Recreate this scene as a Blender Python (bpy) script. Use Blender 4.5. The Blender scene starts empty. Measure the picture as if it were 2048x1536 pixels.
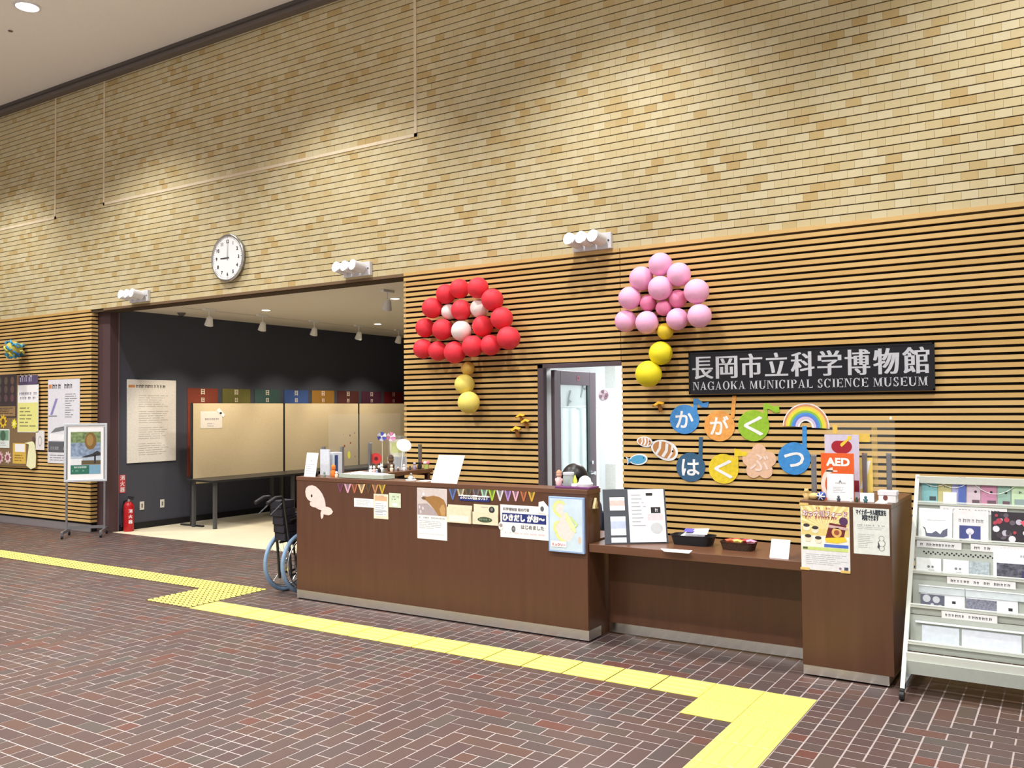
import bpy, math, random
from mathutils import Vector, Matrix
random.seed(7)
PI = math.pi
SC = bpy.context.scene
COL = SC.collection

# ------------------------------------------------------------------ camera
FPX, EYE = 1770.886, Vector((0, 0, 1.69))
CR = Vector((0.84279984, 0.53816016, -0.00848954))
CU = Vector((0.02254011, -0.01953145, 0.99955513))
CF = Vector((-0.53775493, 0.84261626, 0.02859129))
cd = bpy.data.cameras.new('camera'); cd.sensor_width = 36; cd.lens = 36*FPX/2048
cam = bpy.data.objects.new('camera', cd); COL.objects.link(cam)
cam.matrix_world = Matrix(((CR.x, CU.x, -CF.x, EYE.x), (CR.y, CU.y, -CF.y, EYE.y), (CR.z, CU.z, -CF.z, EYE.z), (0, 0, 0, 1)))
SC.camera = cam

# ------------------------------------------------------------------ world and exposure
w = bpy.data.worlds.new('hall_air'); SC.world = w; w.use_nodes = True
w.node_tree.nodes['Background'].inputs[0].default_value = (1.0, 0.985, 0.965, 1)
w.node_tree.nodes['Background'].inputs[1].default_value = 0.5
vs = SC.view_settings
vs.view_transform = 'Standard'; vs.look = 'None'; vs.gamma = 1; vs.exposure = 0.1
DOWNLIGHT_W = 560      # hall ceiling downlights
OFFICE_W = 105         # lit office behind the door
TRACK_W = 62           # spots in the side gallery
BRACKET_W = 9          # spot brackets on the tiled wall

# ------------------------------------------------------------------ surveying helpers (pixel of the photograph + a real plane -> point)
def ray(x, y): return CR*((x-1024)/FPX) - CU*((y-768)/FPX) + CF
def at_y(x, y, Y): d = ray(x, y); return EYE + d*(Y/d.y)
def at_x(x, y, X): d = ray(x, y); return EYE + d*(X/d.x)
def at_z(x, y, Z): d = ray(x, y); return EYE + d*((Z-EYE.z)/d.z)
def proj(P):
    d = Vector(P)-EYE; k = d.dot(CF)
    return (1024+FPX*d.dot(CR)/k, 768-FPX*d.dot(CU)/k) if k > .1 else (-9999, -9999)

# ------------------------------------------------------------------ materials
def lin(c):
    c = c/255
    return c/12.92 if c <= .04045 else ((c+.055)/1.055)**2.4
def rgb(c): return (lin(c[0]), lin(c[1]), lin(c[2]), 1)
MATS = {}
def M(name, c=(200, 200, 200), rough=.6, metal=0., spec=.4, var=.06, scale=40, bump=0., emit=None, alpha=None, trans=0., stretch=None, coat=0.):
    if name in MATS: return MATS[name]
    m = bpy.data.materials.new(name); m.use_nodes = True; nt = m.node_tree; N = nt.nodes; L = nt.links
    b = N['Principled BSDF']
    b.inputs['Roughness'].default_value = rough; b.inputs['Metallic'].default_value = metal
    b.inputs['Specular IOR Level'].default_value = spec
    if coat: b.inputs['Coat Weight'].default_value = coat; b.inputs['Coat Roughness'].default_value = .25
    if trans: b.inputs['Transmission Weight'].default_value = trans; b.inputs['IOR'].default_value = 1.1
    if alpha is not None: b.inputs['Alpha'].default_value = alpha
    if emit: b.inputs['Emission Color'].default_value = rgb(emit[0]); b.inputs['Emission Strength'].default_value = emit[1]
    co = N.new('ShaderNodeTexCoord'); mp = N.new('ShaderNodeMapping'); L.new(co.outputs['Object'], mp.inputs['Vector'])
    if stretch: mp.inputs['Scale'].default_value = stretch
    no = N.new('ShaderNodeTexNoise'); no.inputs['Scale'].default_value = scale; no.inputs['Detail'].default_value = 4
    L.new(mp.outputs['Vector'], no.inputs['Vector'])
    rp = N.new('ShaderNodeValToRGB'); k = rgb(c)
    rp.color_ramp.elements[0].position = .3; rp.color_ramp.elements[1].position = .7
    if name == 'brushed_steel':
        b.inputs['Anisotropic'].default_value = .85; b.inputs['Anisotropic Rotation'].default_value = .25; tg = N.new('ShaderNodeTangent'); tg.direction_type = 'RADIAL'; tg.axis = 'Z'; L.new(tg.outputs['Tangent'], b.inputs['Tangent'])
    rp.color_ramp.elements[0].color = tuple(v*(1-var) for v in k[:3])+(1,); rp.color_ramp.elements[1].color = tuple(min(1, v*(1+var)) for v in k[:3])+(1,)
    L.new(no.outputs['Fac'], rp.inputs['Fac']); L.new(rp.outputs['Color'], b.inputs['Base Color'])
    if bump:
        bp = N.new('ShaderNodeBump'); bp.inputs['Strength'].default_value = bump; bp.inputs['Distance'].default_value = .01
        L.new(no.outputs['Fac'], bp.inputs['Height']); L.new(bp.outputs['Normal'], b.inputs['Normal'])
    MATS[name] = m
    return m
def piece_mat(name, stops, rough, spec, source, bump=.15, scale=60, coat=0.):
    """pieces of one material that differ in colour from piece to piece; source = 'island' or 'object'"""
    m = bpy.data.materials.new(name); m.use_nodes = True; nt = m.node_tree; N = nt.nodes; L = nt.links
    b = N['Principled BSDF']; b.inputs['Roughness'].default_value = rough; b.inputs['Specular IOR Level'].default_value = spec
    if source == 'island': g = N.new('ShaderNodeNewGeometry'); o = g.outputs['Random Per Island']
    else: g = N.new('ShaderNodeObjectInfo'); o = g.outputs['Random']
    rp = N.new('ShaderNodeValToRGB'); e = rp.color_ramp.elements
    e[0].position = stops[0][0]; e[0].color = rgb(stops[0][1])
    e[1].position = stops[-1][0]; e[1].color = rgb(stops[-1][1])
    for p, c in stops[1:-1]: q = e.new(p); q.color = rgb(c)
    L.new(o, rp.inputs['Fac'])
    ge = N.new('ShaderNodeNewGeometry'); no = N.new('ShaderNodeTexNoise'); no.inputs['Scale'].default_value = scale; no.inputs['Detail'].default_value = 3
    L.new(ge.outputs['Position'], no.inputs['Vector'])
    n2 = N.new('ShaderNodeTexNoise'); n2.inputs['Scale'].default_value = 1.1; L.new(ge.outputs['Position'], n2.inputs['Vector'])
    mr = N.new('ShaderNodeMapRange'); mr.inputs['To Min'].default_value = .88; mr.inputs['To Max'].default_value = 1.12; L.new(n2.outputs['Fac'], mr.inputs['Value'])
    mx = N.new('ShaderNodeMix'); mx.data_type = 'RGBA'; mx.blend_type = 'MULTIPLY'; mx.inputs['Factor'].default_value = 1
    L.new(rp.outputs['Color'], mx.inputs['A']); L.new(mr.outputs['Result'], mx.inputs['B']); L.new(mx.outputs['Result'], b.inputs['Base Color'])
    bp = N.new('ShaderNodeBump'); bp.inputs['Strength'].default_value = bump; bp.inputs['Distance'].default_value = .004
    L.new(no.outputs['Fac'], bp.inputs['Height']); L.new(bp.outputs['Normal'], b.inputs['Normal'])
    MATS[name] = m
    return m

TILE = [(0, (211, 200, 164)), (.3, (205, 190, 148)), (.6, (200, 183, 138)), (.82, (208, 196, 160)), (.92, (195, 173, 122)), (1, (190, 164, 112))]
BRICK = [(0, (78, 62, 61)), (.3, (85, 67, 63)), (.55, (76, 66, 65)), (.75, (90, 66, 58)), (.9, (78, 72, 68)), (1, (97, 60, 52))]
tile_i = piece_mat('wall_tile_field', TILE, .45, .35, 'island'); tile_o = piece_mat('wall_tile', TILE, .45, .35, 'object')
brick_i = piece_mat('floor_brick_field', BRICK, .42, .4, 'island', .25); brick_o = piece_mat('floor_brick', BRICK, .42, .4, 'object', .25)
slat_m = piece_mat('oak_slat', [(0, (207, 170, 107)), (.5, (214, 179, 118)), (1, (199, 160, 96))], .5, .35, 'object', .1, 30)
grout_f = M('floor_grout', (160, 149, 146), .75)
grout_w = M('wall_grout', (70, 54, 34), .9)
black_back = M('slat_backing', (16, 13, 11), .9)
ceil_m = M('ceiling_plaster', (242, 241, 240), .9, var=.02)
trim_grey = M('grey_cornice', (112, 104, 100), .6)
race_m = M('pale_raceway', (226, 210, 182), .6)
wood = M('walnut_veneer', (88, 57, 41), .36, spec=.45, var=.09, scale=5, stretch=(4, 4, .35))
wood_top = M('walnut_top', (100, 66, 47), .33, spec=.5, var=.08, scale=5, stretch=(.5, 5, 5))
steel = M('brushed_steel', (216, 214, 209), .24, 1., var=.015, scale=14, stretch=(.3, 1, 30))
yellow = M('tactile_yellow', (250, 232, 108), .45, var=.03)
yellow_b = M('tactile_base_dark', (84, 72, 46), .6)  # dark base colour showing between the raised dots
dark_wall = M('charcoal_wall', (68, 70, 82), .75, var=.05)
gal_floor = M('beige_vinyl', (212, 202, 176), .5, var=.04, scale=3)
gal_ceil = M('gallery_ceiling', (228, 220, 206), .9, var=.02)
white = M('white_paint', (236, 236, 234), .6, var=.02)
bright_wall = M('office_wall', (238, 241, 242), .8, var=.02)
col_m = M('maroon_column', (78, 58, 62), .5, var=.05)
plinth_m = M('grey_plinth', (128, 122, 124), .5)
frame_m = M('door_bronze', (92, 80, 86), .4, .3, var=.04)
glass_m = M('clear_acrylic', (235, 245, 245), .03, spec=.5, alpha=.04, var=0)
paper = M('white_paper', (238, 238, 240), .75, var=.02)
cream = M('cream_card', (232, 222, 196), .75, var=.03)
ink = M('black_ink', (40, 38, 40), .7)
gink = M('grey_ink', (128, 128, 134), .7)
lgink = M('pale_ink', (176, 178, 186), .7)
navy = M('navy_ink', (34, 48, 120), .6)
chrome = M('chrome', (205, 208, 212), .18, 1., var=.02)
alu = M('aluminium', (150, 152, 158), .35, .9, var=.04)
black_p = M('black_plastic', (28, 28, 32), .5)
rack_m = M('rack_enamel', (204, 209, 200), .45, var=.02)
rack_d = M('rack_enamel_grey', (168, 174, 166), .5, var=.03)
panel_m = M('beige_panel', (214, 196, 160), .85, var=.03)
black_t = M('black_table', (40, 40, 42), .4)
lampw = M('lamp_enamel', (225, 226, 232), .35, var=.02)
glow = M('lamp_lens', (255, 255, 255), .5, emit=((255, 250, 238), 30))
glow_s = M('downlight_lens', (255, 255, 255), .5, emit=((255, 252, 250), 11))
glow_g = M('gallery_lens', (255, 255, 255), .5, emit=((255, 246, 228), 5))
glow_o = M('office_lens', (255, 255, 255), .5, emit=((250, 253, 255), 6))
def C(c, rough=.7): return M('tint_%d_%d_%d' % c, c, rough)

# ------------------------------------------------------------------ mesh builder
class Frame:
    def __init__(s, O, R=(1, 0, 0), U=(0, 0, 1)):
        s.O = Vector(O); s.R = Vector(R).normalized(); s.U = Vector(U).normalized(); s.N = s.R.cross(s.U)
    def p(s, u, v, d=0): return s.O + s.R*u + s.U*v + s.N*d
class MB:
    def __init__(s): s.v = []; s.f = []; s.mi = []; s.mats = []
    def mat(s, m):
        if m not in s.mats: s.mats.append(m)
        return s.mats.index(m)
    def add(s, vs_, fs, m):
        o = len(s.v); k = s.mat(m); s.v += [tuple(q) for q in vs_]
        for f in fs: s.f.append([i+o for i in f]); s.mi.append(k)
        return s
    def box(s, a, b, m):
        x0, y0, z0 = a; x1, y1, z1 = b
        return s.add([(x0, y0, z0), (x1, y0, z0), (x1, y1, z0), (x0, y1, z0), (x0, y0, z1), (x1, y0, z1), (x1, y1, z1), (x0, y1, z1)],
                     [(0, 3, 2, 1), (4, 5, 6, 7), (0, 1, 5, 4), (1, 2, 6, 5), (2, 3, 7, 6), (3, 0, 4, 7)], m)
    def fbox(s, fr, u0, v0, u1, v1, d0, d1, m):
        P = [fr.p(u, v, d) for d in (d0, d1) for u, v in ((u0, v0), (u1, v0), (u1, v1), (u0, v1))]
        return s.add(P, [(0, 3, 2, 1), (4, 5, 6, 7), (0, 1, 5, 4), (1, 2, 6, 5), (2, 3, 7, 6), (3, 0, 4, 7)], m)
    def rect(s, fr, u0, v0, u1, v1, d, m): return s.add([fr.p(u0, v0, d), fr.p(u1, v0, d), fr.p(u1, v1, d), fr.p(u0, v1, d)], [(0, 1, 2, 3)], m)
    def prism(s, fr, pts, d0, d1, m):
        n = len(pts)
        A = sum(pts[i][0]*pts[(i+1) % n][1]-pts[(i+1) % n][0]*pts[i][1] for i in range(n))
        if A < 0: pts = pts[::-1]
        P = [fr.p(u, v, d0) for u, v in pts]+[fr.p(u, v, d1) for u, v in pts]
        return s.add(P, [tuple(range(n-1, -1, -1)), tuple(range(n, 2*n))]+[(i, (i+1) % n, n+(i+1) % n, n+i) for i in range(n)], m)
    def poly(s, fr, pts, d, m):
        n = len(pts); A = sum(pts[i][0]*pts[(i+1) % n][1]-pts[(i+1) % n][0]*pts[i][1] for i in range(n))
        if A < 0: pts = pts[::-1]
        return s.add([fr.p(u, v, d) for u, v in pts], [tuple(range(n))], m)
    def disc(s, fr, u, v, a, d, m, b=None, n=20, rot=0):
        b = b or a; c, q = math.cos(rot), math.sin(rot)
        pts = []
        for i in range(n):
            x, y = a*math.cos(2*PI*i/n), b*math.sin(2*PI*i/n); pts.append((u+c*x-q*y, v+q*x+c*y))
        return s.poly(fr, pts, d, m)
    def coin(s, fr, u, v, a, d0, d1, m, b=None, n=28, rot=0):
        b = b or a; c, q = math.cos(rot), math.sin(rot); pts = []
        for i in range(n):
            x, y = a*math.cos(2*PI*i/n), b*math.sin(2*PI*i/n); pts.append((u+c*x-q*y, v+q*x+c*y))
        return s.prism(fr, pts, d0, d1, m)
    def cyl(s, p0, p1, r0, m, r1=None, n=14, caps=True):
        p0, p1 = Vector(p0), Vector(p1); r1 = r0 if r1 is None else r1
        a = (p1-p0).normalized(); t = Vector((0, 0, 1)) if abs(a.z) < .9 else Vector((1, 0, 0))
        x = a.cross(t).normalized(); y = a.cross(x)
        P = [p0+(x*math.cos(2*PI*i/n)+y*math.sin(2*PI*i/n))*r0 for i in range(n)]+[p1+(x*math.cos(2*PI*i/n)+y*math.sin(2*PI*i/n))*r1 for i in range(n)]
        F = [(i, n+i, n+(i+1) % n, (i+1) % n) for i in range(n)]
        if caps: F += [tuple(range(n)), tuple(range(2*n-1, n-1, -1))]
        return s.add(P, F, m)
    def tube(s, pts, r, m, n=8, closed=False):
        pts = [Vector(p) for p in pts]; K = len(pts); P = []; prev = None
        for i in range(K):
            a = (pts[(i+1) % K]-pts[i-1]) if closed else (pts[min(i+1, K-1)]-pts[max(i-1, 0)])
            a.normalize()
            if prev is None:
                t = Vector((0, 0, 1)) if abs(a.z) < .9 else Vector((1, 0, 0)); x = a.cross(t).normalized()
            else: x = (prev-a*prev.dot(a)).normalized()
            prev = x; y = a.cross(x)
            P += [pts[i]+(x*math.cos(2*PI*j/n)+y*math.sin(2*PI*j/n))*r for j in range(n)]
        F = []
        for i in range(K if closed else K-1):
            for j in range(n): F.append((i*n+j, i*n+(j+1) % n, ((i+1) % K)*n+(j+1) % n, ((i+1) % K)*n+j))
        if not closed: F += [tuple(range(n-1, -1, -1)), tuple((K-1)*n+j for j in range(n))]
        return s.add(P, F, m)
    def ball(s, c, r, m, nu=20, nv=12):
        r = (r, r, r) if not hasattr(r, '__len__') else r; P = [(c[0], c[1], c[2]-r[2])]
        for j in range(1, nv):
            t = PI*j/nv
            for i in range(nu): P.append((c[0]+r[0]*math.sin(t)*math.cos(2*PI*i/nu), c[1]+r[1]*math.sin(t)*math.sin(2*PI*i/nu), c[2]-r[2]*math.cos(t)))
        P.append((c[0], c[1], c[2]+r[2])); T = len(P)-1; F = [(0, 1+(i+1) % nu, 1+i) for i in range(nu)]
        for j in range(nv-2):
            for i in range(nu): F.append((1+j*nu+i, 1+j*nu+(i+1) % nu, 1+(j+1)*nu+(i+1) % nu, 1+(j+1)*nu+i))
        F += [(1+(nv-2)*nu+i, 1+(nv-2)*nu+(i+1) % nu, T) for i in range(nu)]
        return s.add(P, F, m)
    def lathe(s, c, prof, m, n=20):
        P = []; K = len(prof)
        for r, z in prof:
            for i in range(n): P.append((c[0]+r*math.cos(2*PI*i/n), c[1]+r*math.sin(2*PI*i/n), c[2]+z))
        F = [(j*n+i, j*n+(i+1) % n, (j+1)*n+(i+1) % n, (j+1)*n+i) for j in range(K-1) for i in range(n)]
        F += [tuple(range(n-1, -1, -1)), tuple((K-1)*n+i for i in range(n))]
        return s.add(P, F, m)
    def text(s, fr, body, u, v, h, m, d, align='LEFT', width=None, fat=0., xfat=0., lift=0.):
        """lettering: h = height of a capital; width = squeeze to this width"""
        V, F = glyphs(body)
        if not V: return s
        x0 = min(q[0] for q in V); x1 = max(q[0] for q in V); sc = h/.72; sx = sc if width is None else width/max(1e-6, x1-x0)
        W = (x1-x0)*sx; du = u-(W/2 if align == 'CENTER' else 0 if align == 'LEFT' else W)
        shifts = [(0, 0)] if not (fat or xfat) else [(a*xfat+a*fat, b*fat) for a in (-1, -.33, .33, 1) for b in ((-1, 1) if fat else (0,))]
        for i, (ax, ay) in enumerate(shifts):
            s.add([fr.p(du+(q[0]-x0)*sx+ax, v+q[1]*sc+ay, d+lift+i*.00012) for q in V], F, m)
        return s
    def build(s, name, parent=None, smooth=None, bevel=0, loc=None):
        me = bpy.data.meshes.new(name); off = Vector((0, 0, 0))
        if parent is not None and parent.get('_world'): off = parent_origin(parent)
        elif loc is not None: off = Vector(loc)
        me.from_pydata([tuple(Vector(q)-off) for q in s.v], [], s.f)
        for m in s.mats: me.materials.append(m)
        me.polygons.foreach_set('material_index', s.mi); me.update()
        o = bpy.data.objects.new(name, me); COL.objects.link(o)
        if smooth is not None:
            me.polygons.foreach_set('use_smooth', [True]*len(me.polygons))
            me.set_sharp_from_angle(angle=math.radians(smooth))
        if bevel:
            b = o.modifiers.new('edge', 'BEVEL'); b.width = bevel; b.segments = 2; b.limit_method = 'ANGLE'
        if parent is not None:
            o.parent = parent
            if parent.get('_world'): o['_world'] = 1; o['_o'] = [0., 0., 0.]; o['_base'] = tuple(off)
        elif loc is not None: o.location = loc
        return o
def parent_origin(p):
    return Vector(p['_base']) if '_base' in p else p.location.copy()
_G = {}
def glyphs(body):
    if body in _G: return _G[body]
    c = bpy.data.curves.new('t', 'FONT'); c.body = body; c.size = 1; c.resolution_u = 3
    o = bpy.data.objects.new('t', c); COL.objects.link(o)
    dg = bpy.context.evaluated_depsgraph_get(); me = bpy.data.meshes.new_from_object(o.evaluated_get(dg))
    V = [tuple(v.co) for v in me.vertices]; F = [tuple(p.vertices) for p in me.polygons]
    bpy.data.objects.remove(o); bpy.data.curves.remove(c); bpy.data.meshes.remove(me)
    _G[body] = (V, F)
    return V, F
def tag(o, label, cat, group=None):
    o['label'] = label; o['category'] = cat
    if group: o['group'] = group
    return o
def struct(o): o['kind'] = 'structure'; return o
def thing(name, label, cat, loc=(0, 0, 0), rz=0, group=None, local=False):
    """an Empty at the thing's base; unless local, its parts are given in room coordinates"""
    o = bpy.data.objects.new(name, None); COL.objects.link(o); o.empty_display_size = .1
    o.location = loc; o.rotation_euler = (0, 0, rz)
    if not local: o['_world'] = 1
    return tag(o, label, cat, group)
def one(mb, name, label, cat, group=None, smooth=None, bevel=0, loc=None):
    return tag(mb.build(name, None, smooth, bevel, loc), label, cat, group)
def spot(name, parent, loc, target, watt, size, blend=.3, col=(1, 1, 1), rad=.05):
    l = bpy.data.lights.new(name, 'SPOT'); l.energy = watt; l.spot_size = math.radians(size); l.spot_blend = blend; l.color = col; l.shadow_soft_size = rad
    o = bpy.data.objects.new(name, l); COL.objects.link(o)
    q = (Vector(target)-Vector(loc)).to_track_quat('-Z', 'Y'); off = parent_origin(parent) if parent is not None else Vector()
    o.location = Vector(loc)-off; o.rotation_euler = q.to_euler(); o.parent = parent
    return o
def marks(mb, fr, u0, v, u1, h, m, d, fill=.8):
    """one line of print too small to read: a row of little character-sized blots"""
    u = u0
    while u < u1-h*.5:
        ww = h*random.uniform(.55, .95)
        if random.random() < fill:
            mb.rect(fr, u, v, u+ww*.28, v+h, d, m); mb.rect(fr, u, v+h*.62, u+ww, v+h*.85, d, m); mb.rect(fr, u+ww*.62, v, u+ww*.85, v+h*.7, d, m)
        u += h*1.1
def lines(mb, fr, u0, v0, u1, v1, n, m, d, short=.35, th=.3):
    """a block of n lines of small print"""
    st = (v1-v0)/n
    for i in range(n):
        e = u1-(u1-u0)*random.uniform(0, short); v = v1-st*(i+.7)
        u = u0
        while u < e:
            k = min(e, u+random.uniform(2, 7)*st); mb.rect(fr, u, v, k, v+st*th, d, m); u = k+st*.6
def pxrect(tl, br, Y):
    a = at_y(*tl, Y); b = at_y(*br, Y); return a.x, b.z, b.x, a.z     # x0, z0, x1, z1

WY = 7.40          # face of the slat panelling
TY = 7.405         # face of the wall tiles
FY = 5.72          # front face of the counters

# ------------------------------------------------------------------ floor
fl = MB(); fl.box((-20, -6, -.1), (6, 7.55, -.0016), grout_f); floor = struct(fl.build('floor'))
PCX, PCY, A = -2.5, 3.49, .1
G = .0095
def floor_cells():
    """woven brick paving: panels of concentric brick squares 2 m wide, divided by bands of small square bricks"""
    done = set(); out = []
    i0, i1 = int((-18.2-PCX)/A), int((4.6-PCX)/A); j0, j1 = int((.9-PCY)/A), int((7.55-PCY)/A)
    def kind(i, j):
        a = (i+12) % 24-12; b = (j+12) % 24-12
        if not(-10 <= a < 10 and -10 <= b < 10): return 's', 0, 0
        p, q = abs(a+.5), abs(b+.5)
        if p < 1 and q < 1: return 's', 0, 0
        return ('x' if q > p else 'y'), a, b
    for j in range(j0, j1+1):
        for i in range(i0, i1+1):
            if (i, j) in done: continue
            k, a, b = kind(i, j); w_, h_ = 1, 1
            if k == 'x' and (a+b) % 2 == 0 and kind(i+1, j)[0] == 'x': w_ = 2; done.add((i+1, j))
            if k == 'y' and (a+b) % 2 == 0 and kind(i, j+1)[0] == 'y': h_ = 2; done.add((i, j+1))
            x0, y0 = PCX+i*A, PCY+j*A; y1 = min(y0+h_*A, 7.55)
            if y1-y0 < .02: continue
            out.append((x0+G/2, y0+G/2, x0+w_*A-G/2, y1-G/2))
    return out
def piece_box(x0, y0, z0, x1, y1, z1, m):
    return MB().box((x0, y0, z0), (x1, y1, z1), m)
def shown(P):
    q = [proj(p) for p in P]; xs = [a for a, b in q]; ys = [b for a, b in q]
    cx, cy = sum(xs)/4, sum(ys)/4
    if not(0 < cx < 2048 and 0 < cy < 1536): return 0
    return abs(sum(q[i][0]*q[(i+1) % 4][1]-q[(i+1) % 4][0]*q[i][1] for i in range(4)))/2
cells = floor_cells()
def on_yellow(c):
    x, y = (c[0]+c[2])/2, (c[1]+c[3])/2
    return (-6.5 < x < -1.3 and 4.95 < y < 5.27) or (-1.9 < x < -1.3 and 2 < y < 5.27 and (x > -1.6 or y > 4.67)) or (x < -6.5 and 5.57 < y < 5.87) or (-7.1 < x < -6.5 and 4.97 < y < 5.87)
def on_unit(c):
    x, y = (c[0]+c[2])/2, (c[1]+c[3])/2
    return (-6 < x < -.95 and y > 5.72)
area = [(0 if on_yellow(c) or on_unit(c) else shown([(c[0], c[1], 0), (c[2], c[1], 0), (c[2], c[3], 0), (c[0], c[3], 0)]), n) for n, c in enumerate(cells)]
top = set(n for a, n in sorted(area, reverse=True)[:300])
rest = MB(); cache = {}
for n, c in enumerate(cells):
    w_, h_ = round(c[2]-c[0], 3), round(c[3]-c[1], 3)
    if n in top:
        if (w_, h_) not in cache: o = piece_box(0, 0, -.02, w_, h_, 0, brick_o).build('brick', floor); cache[(w_, h_)] = o.data
        else: o = bpy.data.objects.new('brick', cache[(w_, h_)]); COL.objects.link(o); o.parent = floor
        o.location = (c[0], c[1], random.uniform(-.0008, .0006))
    else: rest.box((c[0], c[1], -.02), (c[2], c[3], random.uniform(-.0008, .0006)), brick_i)
ro = rest.build('brick_field', floor); ro['kind'] = 'stuff'

# tactile paving: one mesh per kind of block, copied
def dots_block(base, rr, hh, pitch, n):
    b = MB(); b.box((.002, .002, 0), (.298, .298, .003), base)
    for i in range(n):
        for j in range(n):
            x, y = .15+(i-(n-1)/2)*pitch, .15+(j-(n-1)/2)*pitch
            b.lathe((x, y, .003), [(rr, 0), (rr*.75, hh), (rr*.4, hh*1.15)], yellow, 10)
    return b
def bars_block(along_x):
    b = MB(); b.box((.002, .002, 0), (.298, .298, .003), yellow)
    for i in range(4):
        q = .15+(i-1.5)*.075
        pr = [(-.135, q-.017, .003), (.135, q-.017, .003), (.135, q+.017, .003), (-.135, q+.017, .003), (-.13, q-.012, .0075), (.13, q-.012, .0075), (.13, q+.012, .0075), (-.13, q+.012, .0075)]
        P = [(x+.15, y, z) if along_x else (y, x+.15, z) for x, y, z in pr]
        F = [(4, 5, 6, 7), (0, 1, 5, 4), (1, 2, 6, 5), (2, 3, 7, 6), (3, 0, 4, 7)]
        b.add(P, F if along_x else [f[::-1] for f in F], yellow)
    return b
blocks = {'dl': dots_block(yellow_b, .0225, .006, .0595, 5), 'dr': dots_block(yellow, .012, .005, .06, 5), 'bx': bars_block(True), 'by': bars_block(False)}
bme = {}
def lay(kind, x, y):
    if kind not in bme: o = blocks[kind].build('tactile_block', floor, 40); bme[kind] = o.data
    else: o = bpy.data.objects.new('tactile_block', bme[kind]); COL.objects.link(o); o.parent = floor
    o.location = (x, y, .0008)
JX, JY = -1.30, 5.27
for i in (0, 1):
    for j in (0, 1): lay('dr', JX-.6+.3*i, JY-.6+.3*j)
for k in range(15): lay('bx', JX-.9-.3067*k, JY-.3)
for k in range(8): lay('by', JX-.3, JY-.9-.3*k)
for i in (0, 1):
    for j in (0, 1, 2): lay('dl', -7.105+.3*i, 4.97+.3*j)
for k in range(29): lay('dl', -7.405-.3*k, 5.57)

# ------------------------------------------------------------------ hall shell
CZ = 6.50
ce = MB(); ce.box((-20, -6, CZ), (6, 7.6, CZ+.1), ceil_m); struct(ce.build('ceiling'))
OX0, OX1, OZ = -11.55, -6.10, 3.14            # gallery opening
wb = MB()
wb.box((-20, TY+.012, 3.12), (6, 7.62, CZ), grout_w)                     # tiled wall above everything
wb.box((-20, WY+.028, 0), (-11.86, 7.62, 3.12), black_back)              # behind the slats
wb.box((OX1+.01, WY+.028, 0), (-4.43, 7.62, 3.12), black_back)
wb.box((-4.43, WY+.028, 2.125), (-3.53, 7.62, 3.12), black_back)
wb.box((-3.53, WY+.028, 0), (6, 7.62, 3.12), black_back)
wall = struct(wb.build('wall_back'))
# glazed tiles in stretcher bond
TPX, TPZ = .1165, .0715
rest = MB(); tl = []
nz = int((6.40-3.178)/TPZ)+1
for r in range(nz):
    z0 = 3.166+r*TPZ; z1 = min(z0+TPZ-.0095, 6.41)
    for k in range(-148, 30):
        x0 = k*TPX+(TPX/2 if r % 2 else 0)-.06; x1 = x0+TPX-.0016
        if x0 > 3.3 or x1 < -17 or z1-z0 < .02: continue
        tl.append((x0, z0, x1, z1))
ar = [(shown([(c[0], TY, c[1]), (c[2], TY, c[1]), (c[2], TY, c[3]), (c[0], TY, c[3])]), n) for n, c in enumerate(tl)]
top = set(n for a, n in sorted(ar, reverse=True)[:300]); cache = {}
for n, c in enumerate(tl):
    if n in top:
        key = (round(c[3]-c[1], 4), random.randint(0, 3))
        if key not in cache: o = piece_box(0, 0, 0, c[2]-c[0], .02, c[3]-c[1], tile_o).build('tile', wall); cache[key] = o.data
        else: o = bpy.data.objects.new('tile', cache[key]); COL.objects.link(o); o.parent = wall
        o.location = (c[0], TY+random.uniform(-.0006, .0006), c[1])
    else:
        y = TY+random.uniform(-.0006, .0006); rest.box((c[0], y, c[1]), (c[2], y+.02, c[3]), tile_i)
o = rest.build('tile_field', wall); o['kind'] = 'stuff'
# oak slats, each a part of the wall
SP, SH = .0556, .0348
sm = {}
def slat(x0, x1, z):
    key = round(x1-x0, 3)
    if key not in sm: o = piece_box(0, 0, 0, x1-x0, .026, SH, slat_m).build('slat', wall); sm[key] = o.data
    else: o = bpy.data.objects.new('slat', sm[key]); COL.objects.link(o); o.parent = wall
    o.location = (x0, WY, z)
for k in range(55):
    z = 3.136-k*SP
    if k == 0:
        for a, b in ((-17.3, -11.858), (OX1, -3.533), (-3.527, 3.3)): slat(a, b, z)
        continue
    if z < .1: break
    slat(-17.3, -11.858, z); slat(-3.527, 3.3, z)
    if z > 2.10: slat(OX1, -3.533, z)
    else: slat(OX1, -4.425, z)
# slatted return at the end of the left panelling
for k in range(1, 55):
    z = 3.136-k*SP
    if z < .1: break
    key = 'ret'
    if key not in sm: o = piece_box(0, 0, 0, .026, .10, SH, slat_m).build('slat', wall); sm[key] = o.data
    else: o = bpy.data.objects.new('slat', sm[key]); COL.objects.link(o); o.parent = wall
    o.location = (-11.857, WY, z)
p = MB()
for a, b in ((-17.3, -11.858), (OX1, -4.45), (-3.5, 3.3)): p.box((a, WY+.012, 0), (b, WY+.028, .1), plinth_m)
struct(p.build('baseboard_back'))
p = MB(); p.box((-20, 7.30, CZ-.10), (6, 7.41, CZ-.045), trim_grey); p.box((-20, 7.27, CZ-.045), (6, 7.41, CZ), M('dark_cornice', (88, 82, 80), .6)); struct(p.build('trim_1'))
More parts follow.
